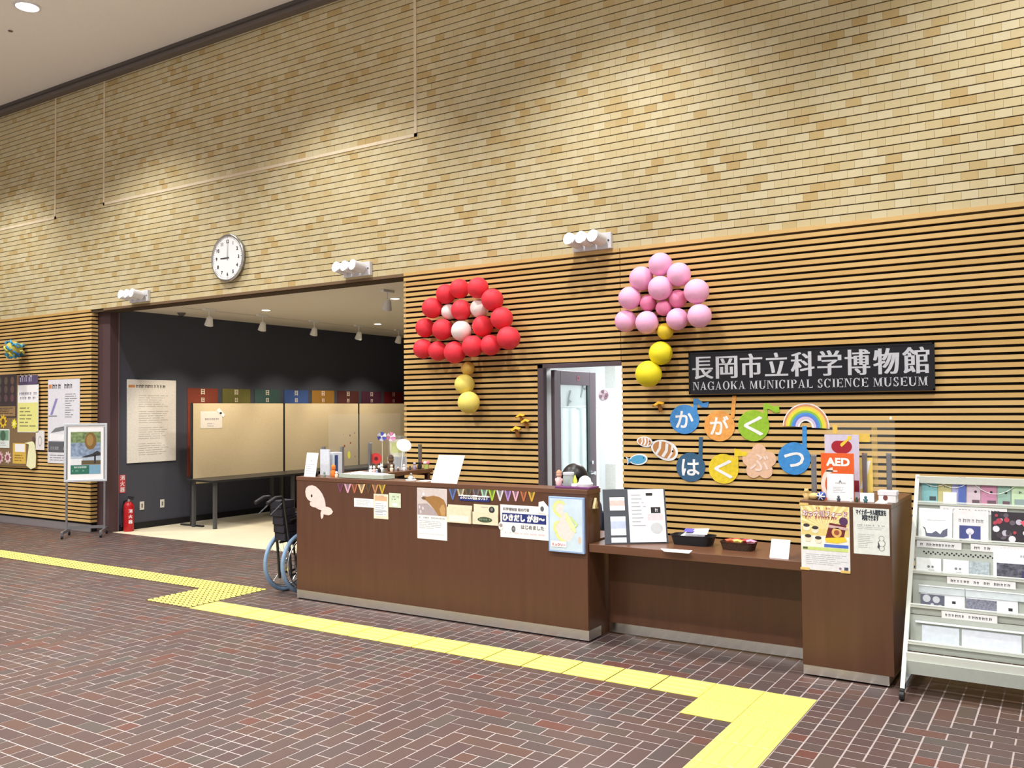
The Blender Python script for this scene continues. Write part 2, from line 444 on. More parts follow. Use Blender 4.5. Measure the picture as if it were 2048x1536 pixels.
# far end of the hall (left, out of frame) and the gallery
p = MB(); p.box((-20.1, -6, 0), (-20, 7.6, CZ), M('end_wall_render', (190, 176, 146), .9)); struct(p.build('wall_left'))
p = MB(); p.box((-11.75, 7.55, -.1), (-5.9, 16.2, .001), gal_floor); struct(p.build('floor_gallery'))
p = MB(); p.box((-11.75, 7.62, 0), (OX0, 16.2, 3.3), dark_wall); struct(p.build('wall_gallery_left'))
p = MB(); p.box((-11.75, 16.1, 0), (-5.9, 16.2, 3.3), dark_wall); struct(p.build('wall_gallery_back'))
p = MB(); p.box((OX1, 7.62, 0), (-5.98, 16.2, 3.3), dark_wall); struct(p.build('wall_gallery_right'))
p = MB(); p.box((-11.75, 7.62, 3.165), (-5.9, 16.2, 3.3), gal_ceil); p.box((-10.62, 8, 3.163), (-10.615, 15.5, 3.1655), trim_grey); struct(p.build('ceiling_gallery'))
p = MB(); p.box((OX0, TY-.002, 3.132), (OX1, 7.62, 3.164), M('soffit_trim', (120, 96, 70), .6)); struct(p.build('trim_2'))
p = MB(); p.box((-11.55, 7.66, .001), (-11.535, 16, .09), M('black_skirting', (22, 22, 25), .6)); struct(p.build('baseboard_gallery'))
# maroon steel column at the opening
p = MB(); p.box((-11.85, 7.505, 0), (-11.548, 7.645, 3.131), col_m); p.box((-11.556, 7.636, 0), (-11.54, 7.648, 3.131), M('column_edge_highlight', (128, 108, 112), .35, .3))  # thin lighter strip: edge highlight painted into the column corner
one(p, 'column', 'dark maroon square column beside the dark gallery wall', 'column', bevel=.004)

# ------------------------------------------------------------------ office behind the door
p = MB(); p.box((-5.9, 7.62, -.1), (-.5, 11, 0.0), M('office_floor', (190, 186, 178), .6)); struct(p.build('floor_office'))
p = MB(); p.box((-5.9, 10.4, 0), (-.5, 10.5, 2.7), bright_wall); struct(p.build('wall_office_back'))
p = MB(); p.box((-5.98, 7.62, 0), (-5.9, 10.5, 2.7), bright_wall); struct(p.build('wall_office_left'))
p = MB(); p.box((-.5, 7.62, 0), (-.42, 10.5, 2.7), bright_wall); struct(p.build('wall_office_right'))
p = MB(); p.box((-5.98, 7.62, 2.7), (-.42, 10.5, 2.78), bright_wall); struct(p.build('ceiling_office'))
t = thing('ceiling_light', 'bright white ceiling panel light inside the office', 'light', (-3.9, 9.0, 2.7))
MB().box((-4.6, 8.7, 2.66), (-3.0, 9.3, 2.699), white).build('housing', t); MB().box((-4.56, 8.74, 2.655), (-3.04, 9.26, 2.66), glow_o).build('diffuser', t)
la = bpy.data.lights.new('office_tube', 'AREA'); la.shape = 'RECTANGLE'; la.size = 1.5; la.size_y = .5; la.energy = OFFICE_W; la.color = (.95, .98, 1)
lo = bpy.data.objects.new('office_tube', la); COL.objects.link(lo); lo.parent = t; lo.location = (.1, 0, -.06)
# door frame and the leaf standing open into the office
p = MB()
p.box((-4.425, 7.395, 0), (-4.365, 7.47, 2.125), frame_m); p.box((-4.425, 7.395, 2.085), (-3.53, 7.47, 2.125), frame_m); p.box((-4.425, 7.47, 0), (-4.40, 7.66, 2.125), white); p.box((-4.425, 7.47, 2.11), (-3.53, 7.66, 2.125), white); p.box((-3.545, 7.45, 0), (-3.532, 7.66, 2.085), M('white_jamb', (226, 224, 218), .5))  # left inner jamb coloured white to paint the bright sliver of office light
struct(p.build('door_1_frame', bevel=.002))
dl = thing('door_leaf', 'bronze glazed door standing open into the white office', 'door', (-4.315, 7.50, 0), math.radians(89), local=True)
lf = Frame((0, 0, 0))
p = MB(); p.fbox(lf, 0, .02, .12, 2.07, -.02, .02, frame_m); p.fbox(lf, .71, .02, .85, 2.07, -.02, .02, frame_m); p.fbox(lf, .12, 1.93, .71, 2.07, -.02, .02, frame_m); p.fbox(lf, .12, .02, .71, .25, -.02, .02, frame_m)
p.build('leaf_frame', dl, bevel=.003)
MB().fbox(lf, .12, .25, .71, 1.93, -.003, .003, M('door_glass', (196, 216, 216), .02, alpha=.25, var=0)).build('glass_pane', dl)
MB().fbox(lf, .665, .25, .71, 1.93, .004, .02, M('green_gasket', (52, 66, 64), .5)).build('gasket', dl)
p = MB(); p.cyl(lf.p(.75, 1.02, .02), lf.p(.75, 1.02, .055), .022, chrome); p.tube([lf.p(.75, 1.02, .055), lf.p(.70, 1.02, .06), lf.p(.64, 1.02, .06)], .01, chrome); p.build('handle', dl, 40); MB().cyl(lf.p(.75, 1.13, -.03), lf.p(.75, 1.13, .03), .02, chrome).build('lock_cylinder', dl, 40)
p = MB(); p.coin(lf, .47, 2.00, .03, .02, .022, C((150, 70, 96)), n=8); p.disc(lf, .47, 2.00, .014, .0225, ink); p.build('sticker', dl)

# ------------------------------------------------------------------ hall ceiling downlights
def downlight(x, y, label, watt=None):
    t = thing('downlight', label, 'light', (x, y, CZ), group='hall ceiling downlights')
    MB().lathe((x, y, CZ-.012), [(.15, .012), (.15, 0), (.125, -.004), (.12, .008)], lampw, 28).build('trim_ring', t, 40)
    MB().lathe((x, y, CZ-.006), [(.118, 0), (.118, .004)], glow_s, 28).build('lens', t)
    spot('downlight_beam', t, (x, y, CZ-.03), (x, y, 0), DOWNLIGHT_W*(1.1 if y > 5 else 1.5), 112 if y > 5 else 134, .6, (1, .98, .95), .1)
rows = [(5.645, 'first'), (2.2, 'second'), (-1.25, 'third')]  # second and third rows are added out of view as front fill light
for y, nm in rows:
    for k in range(5):
        x = -13.8+3.45*k
        if y > 5 and k == 1: lb = 'round recessed downlight glowing in the pale ceiling, top left'
        else: lb = 'round recessed hall downlight, %s row from the tiled wall, number %s from the left' % (nm, ['one', 'two', 'three', 'four', 'five'][k])
        downlight(x, y, lb)
p = MB(); p.lathe((-11.2, 5.9, CZ-.01), [(.03, .01), (.025, 0)], trim_grey, 12); one(p, 'sprinkler_head', 'tiny dark sprinkler head in the ceiling beside the downlight', 'sprinkler')

# cable raceways on the tiles
def raceway(pts, label):
    p = MB()
    for (x0, z0), (x1, z1) in zip(pts, pts[1:]):
        p.box((min(x0, x1)-.018, TY-.008, min(z0, z1)-.018), (max(x0, x1)+.018, TY-.0008, max(z0, z1)+.018), race_m)
    one(p, 'cable_raceway', label, 'raceway')
raceway([(-11.55, 6.38), (-11.55, 4.645), (-5.925, 4.645), (-5.925, 6.38)], 'long pale cable raceway forming a U on the tiled wall above the clock')
raceway([(-15.2, 4.6), (-12.77, 4.6), (-12.77, 6.38)], 'pale cable raceway turning up the tiled wall at far left')

# ------------------------------------------------------------------ wall clock (nine o'clock)
cx, cz, R0 = -8.885, 3.607, .283
t = thing('wall_clock', 'round white wall clock with chrome rim showing nine o\'clock', 'clock', (cx, TY, cz))
ring = [Vector((cx+math.cos(a)*R0, TY-.045, cz+math.sin(a)*R0)) for a in [2*PI*i/48 for i in range(48)]]
b = MB(); fc = Frame((cx, TY, cz))
b.coin(fc, 0, 0, R0, .0, .045, alu, n=48); b.tube(ring, .016, chrome, 10, True); b.build('rim', t, 40)
MB().coin(fc, 0, 0, R0-.012, .045, .047, paper, n=48).build('face', t)
b = MB()
for k in range(1, 13):
    a = PI/2-2*PI*k/12; b.text(fc, str(k), math.cos(a)*.205, math.sin(a)*.205-.02, .042, ink, .0485, 'CENTER', fat=.002)
for k in range(60):
    a = 2*PI*k/60; q = Frame(fc.p(math.cos(a)*.252, math.sin(a)*.252, .048), (-math.sin(a), 0, math.cos(a)), (math.cos(a), 0, math.sin(a))); ww = .004 if k % 5 == 0 else .0015
    b.add([fc.p(math.cos(a)*r-math.sin(a)*s, math.sin(a)*r+math.cos(a)*s, .048) for r, s in ((.245, -ww), (.258, -ww), (.258, ww), (.245, ww))], [(0, 1, 2, 3)], ink)
b.build('numerals', t)
MB().poly(fc, [(.03, -.008), (.03, .008), (-.13, .006), (-.13, -.006)], .052, ink).build('hour_hand', t)
MB().poly(fc, [(-.005, -.03), (.006, -.03), (.012, .195), (.006, .195)], .055, gink).build('minute_hand', t)

# ------------------------------------------------------------------ spot brackets on the tiled wall
def bracket(xr, zc, label):
    t = thing('spotlight_bracket', label, 'light', (xr-.2, TY, zc), group='spotlight brackets on the tiled wall')
    fr = Frame((xr-.4, TY, zc-.075))
    MB().fbox(fr, 0, 0, .4, .15, 0, .045, lampw).build('back_box', t, bevel=.004)
    MB().coin(fr, .375, .075, .008, .045, .05, ink, n=10).build('screw', t)
    for k in range(3):
        u = .075+.125*k; a = fr.p(u, .07, .045); e = fr.p(u-.03, .10, .215); ax = (e-a).normalized()
        h = MB(); h.cyl(a, a+ax*.03, .02, lampw, n=16); h.cyl(a+ax*.03, e, .058, lampw, n=22); o = h.build('spot_head', t, 40)
        MB().cyl(e-ax*.004, e+ax*.002, .053, glow, n=22).build('lens', o)
    e = fr.p(.17, .1, .30)
    spot('bracket_beam', t, e, e+Vector((-.35, -1, -.5)), BRACKET_W*6, 130, .6, (1, .96, .9), .08)
bracket(-10.49, 3.262, 'white three-spot bracket lamp at left, above the end of the gallery opening')
bracket(-6.545, 3.262, 'white three-spot bracket lamp right of the clock')
bracket(-3.60, 3.248, 'white three-spot bracket lamp above the office door')

# ------------------------------------------------------------------ reception counter
TZ = 1.10
CX0, CX1 = -5.975, -3.01
t = thing('reception_counter', 'long dark walnut reception counter covered with notices and a bunting', 'counter', ((CX0+CX1)/2, FY+.1, 0))
MB().box((CX0+.004, FY, .085), (CX1-.004, FY+.03, TZ-.035), wood).build('front_panel', t, bevel=.002)
MB().box((CX0+.002, FY-.004, TZ-.035), (CX1, FY+.21, TZ), wood_top).build('counter_top', t, bevel=.003)
MB().box((CX1-.03, FY+.03, .085), (CX1-.004, FY+.205, TZ-.035), wood).build('end_panel', t)
MB().box((CX0, FY+.006, .012), (CX1-.002, FY+.2, .085), steel).build('kick_plate', t)
MB().box((CX0+.01, FY+.02, 0), (CX1-.01, FY+.2, .012), black_p).build('plinth', t)
MB().box((CX0+.01, FY+.19, .085), (CX1-.01, FY+.205, TZ-.035), wood).build('rear_panel', t)
MB().box((CX0+.5, FY+.21, .69), (CX1-.02, FY+.62, .72), wood_top).build('inner_desk', t)
MB().box((CX1-.06, FY+.21, 0), (CX1-.02, FY+.62, .69), wood).build('desk_side', t)
t = thing('return_counter', 'dark walnut return of the counter running back to the slatted wall, crowded with toys', 'counter', (-5.74, 6.5, 0))
MB().box((CX0+.002, FY+.212, TZ-.04), (-5.50, 7.12, TZ), wood_top).build('counter_top', t, bevel=.003)
MB().box((CX0+.004, FY+.215, .0), (CX0+.03, 7.10, TZ-.04), wood).build('outer_panel', t)
MB().box((-5.56, 7.06, 0), (-5.52, 7.1, TZ-.04), wood).build('leg', t)
# low writing shelf
LX0, LX1, LZ = CX1+.002, -1.497, .71
t = thing('low_counter', 'low walnut writing shelf between the two taller counters', 'counter', (-2.25, 6.05, 0))
MB().box((LX0, FY+.012, LZ-.058), (LX1, 6.42, LZ), wood_top).build('shelf_top', t, bevel=.003)
MB().box((LX0, 6.045, .085), (LX1, 6.075, LZ-.058), wood).build('front_panel', t)
MB().box((LX0, 6.05, .012), (LX1, 6.062, .085), steel).build('kick_plate', t)
# end unit with the AED sign
AX0, AX1 = -1.494, -.958
t = thing('counter_end_unit', 'tall walnut counter unit at the right end carrying two posters', 'counter', ((AX0+AX1)/2, 6.1, 0))
MB().box((AX0, FY, .07), (AX1, 6.50, TZ-.03), wood).build('body', t, bevel=.002)
MB().box((AX0-.001, FY-.003, TZ-.03), (AX1+.001, 6.505, TZ), wood_top).build('counter_top', t, bevel=.003)
MB().box((AX0+.001, FY+.006, .012), (AX1-.03, 6.45, .07), steel).build('kick_plate', t)

# ------------------------------------------------------------------ notices on the counter front
def fcrop(ox, oy, k):                      # reads a position measured in an enlargement of the photo, on the counter front
    def f(x, y): q = at_y(ox+x*k, oy+y*k, FY); return q.x, q.z
    return f
k4 = fcrop(600, 950, .11719); k5 = fcrop(820, 960, .18555)
FF = Frame((0, FY, 0))
def sheet(name, label, cat, x0, z0, x1, z1, m=paper, fr=FF, d=.0008, th=.0012, group=None, world=True):
    c = fr.p((x0+x1)/2, z0, 0); t = thing(name, label, cat, c, group=group)
    MB().fbox(fr, x0, z0, x1, z1, d, d+th, m).build('sheet', t)
    return t, d+th+.0006
# beluga cutout
out = [(95, 280), (110, 220), (150, 185), (210, 175), (270, 195), (330, 250), (380, 320), (415, 400), (435, 470), (440, 540), (480, 545), (530, 570), (565, 630), (540, 670), (490, 688), (430, 675), (408, 668), (400, 720), (375, 752), (360, 715), (355, 650), (372, 600), (330, 590), (270, 556), (220, 545), (182, 520), (172, 480), (187, 450), (140, 420), (105, 360)]
pk = C((232, 208, 204)); t = thing('whale_cutout', 'pale pink paper cutout of a beluga whale on the counter', 'cutout', (k4(250, 450)[0], FY, k4(250, 750)[1]))
MB().prism(FF, [k4(*q) for q in out], .001, .004, pk).build('body', t)
e = k4(205, 355); b = MB(); b.disc(FF, e[0], e[1], .010, .0048, ink, .014); b.build('eye', t)
b = MB(); q = [k4(*v) for v in ((180, 440), (200, 450), (215, 440))]; b.poly(FF, q+[(q[1][0], q[1][1]-.006)], .0048, gink); q = [k4(*v) for v in ((225, 540), (300, 560), (350, 590))]; b.poly(FF, q+[(q[1][0], q[1][1]+.006)], .0048, C((206, 182, 180))); b.build('drawn_lines', t)
# bunting
def bunting(name, label, vs_, y0, y1, kf, cat='bunting'):
    c = kf(vs_[0][0], y0); t = thing(name, label, cat, (c[0], FY, c[1]))
    for a, e, col in vs_:
        A = kf(a, y0+(a-vs_[0][0])*.02); B = kf(e, y0+(a-vs_[0][0])*.02); m = kf((a+e)/2, y1+(a-vs_[0][0])*.02)
        g = MB(); dk = C(tuple(int(v*.50+24) for v in col))
        g.prism(FF, [A, B, m], .0005, .0012, dk)
        wd = abs(B[0]-A[0])*.22
        g.prism(FF, [A, (A[0]+wd, A[1]), (m[0]+wd*.35, m[1]+.002), (m[0]-wd*.35, m[1])], .0013, .0035, C(col)); g.prism(FF, [(B[0]-wd, B[1]), B, (m[0]+wd*.35, m[1]), (m[0]-wd*.35, m[1]+.002)], .0013, .0034, C(col))
        g.build('pennant', t)
    a = kf(vs_[0][0], y0); b_ = kf(vs_[-1][1], y0+(vs_[-1][1]-vs_[0][0])*.02)
    MB().tube([FF.p(a[0], a[1]+.001, .002), FF.p(b_[0], b_[1]+.001, .002)], .0012, C((120, 90, 70)), 5).build('string', t)
bunting('paper_bunting', 'short string of seven purple, pink, cream and gold pennants near the whale', [(640, 745, (120, 62, 92)), (757, 880, (214, 164, 190)), (880, 988, (176, 98, 70)), (992, 1117, (226, 192, 146)), (1120, 1228, (98, 72, 44)), (1230, 1345, (186, 134, 92)), (1347, 1465, (196, 162, 62))], 150, 305, k4)
bunting('paper_bunting', 'long string of eleven rainbow pennants above the blue and white sign', [(420, 505, (92, 112, 170)), (507, 590, (186, 176, 146)), (592, 670, (96, 84, 60)), (672, 758, (110, 100, 108)), (762, 842, (160, 202, 176)), (846, 928, (164, 196, 66)), (930, 1015, (208, 206, 214)), (1018, 1098, (176, 140, 208)), (1100, 1182, (226, 172, 198)), (1186, 1268, (186, 108, 70)), (1270, 1358, (206, 164, 62))], 95, 215, k5)
# small slips
def kr(kf, a, b_, c, d): p0 = kf(a, b_); p1 = kf(c, d); return p0[0], p1[1], p1[0], p0[1]
x0, z0, x1, z1 = kr(k4, 925, 392, 1258, 560); t, d = sheet('paper_slip', 'small white horizontal slip left of the orange-edged leaflet', 'notice', x0, z0, x1, z1)
b = MB(); lines(b, FF, x0+.03, z0+.015, x1-.02, z1-.01, 4, lgink, d); b.build('print', t)
x0, z0, x1, z1 = kr(k4, 1260, 318, 1508, 758); t, d = sheet('leaflet', 'tall cream leaflet with an orange heading between the small slips', 'leaflet', x0, z0, x1, z1, C((238, 222, 200)))
b = MB(); h = z1-z0; b.rect(FF, x0+.012, z1-h*.27, x1-.012, z1-h*.1, d, C((224, 176, 140))); b.rect(FF, x0+.012, z0+h*.12, x1-.012, z1-h*.3, d, C((226, 232, 240))); marks(b, FF, x0+.02, z1-.022, x1-.04, .01, C((190, 110, 80)), d+.0003); b.rect(FF, x0+.012, z0+h*.29, x1-.012, z0+h*.305, d+.0004, gink); lines(b, FF, x0+.02, z0+.03, x1-.02, z1-h*.34, 6, lgink, d+.0004); b.build('print', t)
x0, z0, x1, z1 = kr(k4, 1522, 305, 1722, 562); t, d = sheet('card', 'pale green square card right of the orange-edged leaflet', 'card', x0, z0, x1, z1, C((206, 220, 196)))
b = MB(); h = z1-z0; marks(b, FF, x0+.02, z1-h*.3, x1-.02, .012, C((86, 120, 98)), d); marks(b, FF, x0+.03, z1-h*.48, x1-.03, .011, C((86, 120, 98)), d); b.disc(FF, (x0+x1)/2, z0+h*.2, .03, d, paper, .014); b.build('print', t)
# sea lion poster
x0, z0, x1, z1 = kr(k5, 78, 82, 402, 655); t, d = sheet('poster', 'white poster with a large photo of a brown animal on the counter front', 'poster', x0, z0, x1, z1)
b = MB(); W, H = x1-x0, z1-z0; zc = z0+H*.47
b.rect(FF, x0+.003, zc, x1-.003, z1-.003, d, C((206, 196, 196)))
def uv(pts): return [(x0+W*u, z0+H*v) for u, v in pts]
b.poly(FF, uv([(.02, .47), (.02, .68), (.35, .70), (.55, .60), (.75, .48), (.74, .47)]), d+.0003, C((172, 160, 164)))
b.poly(FF, uv([(.15, .80), (.22, .84), (.36, .83), (.55, .86), (.75, .84), (.9, .79), (.985, .68), (.985, .47), (.72, .47), (.62, .56), (.45, .68), (.3, .76), (.2, .77)]), d+.0005, C((158, 116, 66)))
b.poly(FF, uv([(.75, .60), (.82, .68), (.9, .7), (.95, .6), (.93, .48), (.82, .475)]), d+.0007, C((190, 150, 100)))
b.poly(FF, uv([(.14, .80), (.2, .83), (.28, .815), (.3, .78), (.18, .785)]), d+.0008, C((98, 82, 66))); b.disc(FF, x0+W*.22, z0+H*.88, .012, d+.0008, C((232, 232, 236)))
for q in ((.08, .62), (.2, .6), (.12, .53)): b.disc(FF, x0+W*q[0], z0+H*q[1], .009, d+.0006, C((214, 206, 214)), .014)
marks(b, FF, x0+.02, z0+H*.40, x1-.03, .014, gink, d); lines(b, FF, x0+.02, z0+H*.2, x1-.05, z0+H*.37, 5, lgink, d, .6); b.rect(FF, x0+.02, z0+H*.1, x1-.03, z0+H*.106, d, lgink); b.build('print', t)
# blue label
x0, z0, x1, z1 = kr(k5, 532, 165, 862, 238); t, d = sheet('label_strip', 'blue strip with white lettering under the rainbow pennants', 'label', x0, z0, x1, z1, navy, d=.004)
MB().text(FF, 'よみかたの種類 あります', (x0+x1)/2, z0+.016, .028, paper, d, 'CENTER', width=(x1-x0)*.9, fat=.001).build('lettering', t)
MB().fbox(FF, x0, z1-.003, x1, z1+.004, .001, .012, paper).build('edge', t)
# leaflet pockets
x0, z0, x1, z1 = kr(k5, 414, 262, 672, 470); t = thing('leaflet_pocket', 'empty cream paper pocket left of the pocket with the green oval', 'pocket', ((x0+x1)/2, FY, z0))
MB().fbox(FF, x0, z0, x1, z1, .001, .004, cream).build('back', t); b = MB(); W = x1-x0; H = z1-z0
b.prism(FF, [(x0, z0), (x1, z0), (x1, z0+H*.82), (x1-W*.08, z0+H*.9), (x0+W*.12, z0+H*.93), (x0, z0+H*.86)], .018, .021, C((226, 216, 190))); b.fbox(FF, x0, z0, x1, z0+.003, .004, .018, cream); b.build('front', t)
MB().fbox(FF, x0+.02, z0+.01, x1-.02, z0+H*.42, .0215, .0222, C((240, 236, 224))).build('label', t)
x0, z0, x1, z1 = kr(k5, 690, 258, 955, 490); t = thing('leaflet_pocket', 'cream paper pocket printed with a dark green oval and a black disc', 'pocket', ((x0+x1)/2, FY, z0)); W = x1-x0; H = z1-z0
MB().fbox(FF, x0, z0, x1, z1, .001, .004, cream).build('back', t); b = MB(); b.fbox(FF, x0-.002, z0, x1+.006, z0+H*.62, .016, .019, C((226, 216, 190))); b.fbox(FF, x0, z0, x1, z0+.003, .004, .016, cream); b.build('front', t)
b = MB(); b.disc(FF, x0+W*.5, z0+H*.25, W*.3, .0196, C((66, 84, 62)), H*.14, 28); marks(b, FF, x0+W*.28, z0+H*.22, x0+W*.74, .014, C((160, 176, 150)), .0200); b.disc(FF, x0+W*.74, z0+H*.76, W*.12, .0046, C((52, 50, 50)), W*.11); b.disc(FF, x0+W*.74, z0+H*.78, W*.05, .005, gink); marks(b, FF, x0+W*.3, z0+H*.84, x0+W*.6, .008, gink, .0046); b.build('print', t)
# drawer sign
x0, z0, x1, z1 = kr(k5, 976, 262, 1498, 655); W = x1-x0; H = z1-z0
t, d = sheet('sign_board', 'white sign with a navy band reading ひきだし がお〜', 'sign', x0, z0, x1, z1, paper, th=.004)
b = MB(); b.fbox(FF, x0+W*.04, z0+H*.47, x1-W*.045, z0+H*.75, d-.0004, d, navy); b.text(FF, 'ひきだし がお〜', x0+W*.49, z0+H*.535, H*.155, paper, d+.0006, 'CENTER', width=W*.86, fat=.0035)
b.text(FF, '科学博物館 館内行事', x0+W*.06, z0+H*.83, H*.075, gink, d, width=W*.55, fat=.0008); b.text(FF, 'はじめました', x1-W*.09, z0+H*.30, H*.10, gink, d, 'RIGHT', width=W*.47, fat=.0015)
marks(b, FF, x0+W*.1, z0+H*.12, x1-W*.06, .013, C((226, 190, 196)), d, .7); b.build('lettering', t)
b = MB(); b.disc(FF, x0+W*.28, z0+H*.27, .018, d+.0004, C((96, 98, 104)), .026); b.disc(FF, x0+W*.28, z0+H*.28, .008, d+.0008, C((150, 150, 156))); b.build('fossil_motif', t)
b = MB(); cxx, czz = x0+W*.88, z0+H*.94; b.prism(FF, [(cxx-.035, czz-.03), (cxx-.03, czz+.05), (cxx+.01, czz+.06), (cxx+.05, czz+.02), (cxx+.1, czz), (cxx+.075, czz-.06), (cxx+.02, czz-.035)], d, d+.003, paper); b.disc(FF, cxx, czz, .016, d+.0035, C((92, 92, 100)), .02); b.build('corner_cutout', t)
b = MB(); b.coin(FF, x0+.006, z0+H*.34, .022, d, d+.003, paper, .03); b.disc(FF, x0+.008, z0+H*.36, .015, d+.0035, C((160, 146, 146))); b.build('side_cutout', t)
# picture panel
x0, z0, x1, z1 = kr(k5, 1508, 172, 1895, 795); W = x1-x0; H = z1-z0
t = thing('picture_frame', 'pale blue framed watercolour picture at the right end of the counter front', 'picture', ((x0+x1)/2, FY, z0))
MB().fbox(FF, x0, z0, x1, z1, .001, .026, M('frame_blue', (150, 178, 224), .4)).build('frame', t, bevel=.003)
b = MB(); d = .0265; mg = .012; b.rect(FF, x0+mg, z0+mg, x1-mg, z1-mg, d, M('watercolour_wash', (200, 220, 238), .35, var=.12, scale=7))
def swirl(pts, wd, m, dd):
    P = [Vector((x0+W*u, z0+H*v)) for u, v in pts]
    for i in range(len(P)-1):
        n = (P[i+1]-P[i]).normalized(); n = Vector((-n.y, n.x)); a = wd*(1 if i else .5); e = wd*(1 if i < len(P)-2 else .4)
        b.poly(FF, [tuple(P[i]+n*a), tuple(P[i]-n*a), tuple(P[i+1]-n*e), tuple(P[i+1]+n*e)], dd+i*.00006, m)
pkk = C((232, 218, 218)); yg = C((220, 228, 150)); 
b.poly(FF, [(x0+W*u, z0+H*v) for u, v in ((.2, .86), (.35, .9), (.45, .85), (.42, .74), (.55, .68), (.72, .5), (.75, .35), (.6, .2), (.4, .22), (.22, .34), (.2, .5), (.35, .62), (.25, .7))], d+.0004, pkk)
swirl([(.48, .87), (.36, .92), (.22, .89), (.16, .8), (.2, .72), (.32, .66), (.38, .63)], .012, yg, d+.001)
swirl([(.32, .56), (.2, .52), (.17, .42), (.24, .34), (.26, .28), (.38, .22), (.5, .2)], .011, yg, d+.0016)
swirl([(.5, .72), (.55, .62), (.62, .55), (.7, .45), (.78, .38)], .02, C((228, 232, 180)), d+.0022)
swirl([(.62, .66), (.72, .58), (.82, .52), (.74, .46)], .008, C((206, 226, 150)), d+.0028)
b.rect(FF, x0+W*.08, z0+H*.09, x0+W*.52, z0+H*.2, d+.003, C((236, 238, 244))); b.text(FF, 'ミュウリー', x0+W*.3, z0+H*.115, H*.04, C((206, 110, 120)), d+.0034, 'CENTER', width=W*.38, fat=.001)
b.coin(FF, x0+W*.88, z0+H*.24, .012, d, d+.0004, C((220, 196, 178)), .026); b.build('picture', t)
# little gilt ornament on the end panel
fe = Frame((CX1, 0, 0), (0, 1, 0)); q = at_x(1188, 1008, CX1)
b = MB(); b.prism(fe, [(q.y-.03, q.z-.03), (q.y+.03, q.z-.035), (q.y+.022, q.z), (q.y+.004, q.z+.045), (q.y-.02, q.z)], .001, .02, C((222, 206, 158))); b.prism(fe, [(q.y-.012, q.z-.02), (q.y+.012, q.z-.02), (q.y, q.z+.01)], .02, .028, C((140, 118, 72))); one(b, 'paper_ornament', 'small gilt folded ornament on the end face of the reception counter', 'ornament')

# posters on the end unit
def arect(tl_, br_): return pxrect(tl_, br_, FY)
x0, z0, x1, z1 = arect((1601, 1005), (1701, 1146)); W = x1-x0; H = z1-z0
t, d = sheet('poster', 'colourful poster with yellow rays and a maroon book on the end unit', 'poster', x0, z0, x1, z1, C((240, 238, 232)))
b = MB(); b.rect(FF, x0+.004, z0+H*.52, x1-.004, z1-.004, d, C((226, 208, 138)))
for k in range(14):
    a = PI*(k+.2)/14; u, v = x0+W*.5, z0+H*.62; a2 = a+.1
    P = [(u, v)]+[(min(max(u+math.cos(q)*W*.75, x0+.005), x1-.005), min(max(v+math.sin(q)*H*.42, z0), z1-.006)) for q in (a, a2)]
    b.poly(FF, P, d+.0003, C((244, 232, 180)))
b.text(FF, 'おっナ川フォード', x0+W*.5, z0+H*.815, H*.068, C((150, 40, 78)), d+.0012, 'CENTER', width=W*.9, fat=.0035); b.text(FF, 'おっナ川フォード', x0+W*.5, z0+H*.815, H*.068, C((248, 232, 236)), d+.0020, 'CENTER', width=W*.9, fat=.0012)
marks(b, FF, x0+W*.32, z0+H*.91, x0+W*.62, .014, C((190, 70, 96)), d+.001); marks(b, FF, x0+W*.1, z0+H*.765, x0+W*.8, .018, C((172, 60, 92)), d+.001)
b.poly(FF, [(x0+W*q, z0+H*s) for q, s in ((.6, .72), (.94, .69), (.86, .44), (.5, .47))], d+.001, C((108, 38, 44))); b.poly(FF, [(x0+W*q, z0+H*s) for q, s in ((.58, .69), (.97, .66), (.95, .62), (.57, .65))], d+.0014, C((206, 176, 176)))
b.disc(FF, x0+W*.74, z0+H*.58, .03, d+.0014, C((220, 180, 110))); b.disc(FF, x0+W*.74, z0+H*.58, .016, d+.0017, C((160, 84, 60)))
b.poly(FF, [(x0+W*q, z0+H*s) for q, s in ((.5, .49), (.9, .52), (.95, .46), (.75, .42), (.52, .43))], d+.0016, C((240, 206, 60)))
for q, s in ((.12, .63), (.3, .6), (.15, .47), (.36, .45)):
    b.disc(FF, x0+W*q, z0+H*s, .022, d+.001, C((238, 226, 206)), .02); b.disc(FF, x0+W*q, z0+H*(s+.035), .02, d+.0013, C((62, 54, 56)), .011); b.rect(FF, x0+W*q-.014, z0+H*(s-.05), x0+W*q+.014, z0+H*(s-.02), d+.0009, C((190, 206, 150)))
b.disc(FF, x0+W*.88, z0+H*.75, .026, d+.0018, C((86, 52, 96))); b.rect(FF, x0+W*.48, z0+H*.355, x1-W*.03, z0+H*.40, d+.001, C((76, 112, 206))); b.rect(FF, x0+W*.03, z0+H*.30, x1-W*.03, z0+H*.345, d+.001, C((198, 216, 132))); b.rect(FF, x0+W*.04, z0+H*.31, x0+W*.14, z0+H*.34, d+.0013, C((80, 90, 60)))
b.rect(FF, x0+.004, z0+.004, x1-.004, z0+H*.29, d+.0002, C((224, 226, 236))); lines(b, FF, x0+W*.1, z0+H*.08, x1-W*.05, z0+H*.25, 6, lgink, d+.0006); b.rect(FF, x1-W*.12, z0+H*.03, x1-W*.04, z0+H*.075, d+.001, C((70, 74, 96))); b.disc(FF, x1-W*.2, z0+H*.05, .008, d+.001, C((150, 120, 150)))
b.build('print', t)
b = MB()
for u, v in ((x0, z0), (x1-.05, z0), (x0, z1-.012)): MB().fbox(FF, u-.006, v-.004, u+.05, v+.012, d+.0016, d+.0026, C((222, 190, 116))).build('tape', t)
x0, z0, x1, z1 = arect((1706, 1009), (1780, 1112)); W = x1-x0; H = z1-z0
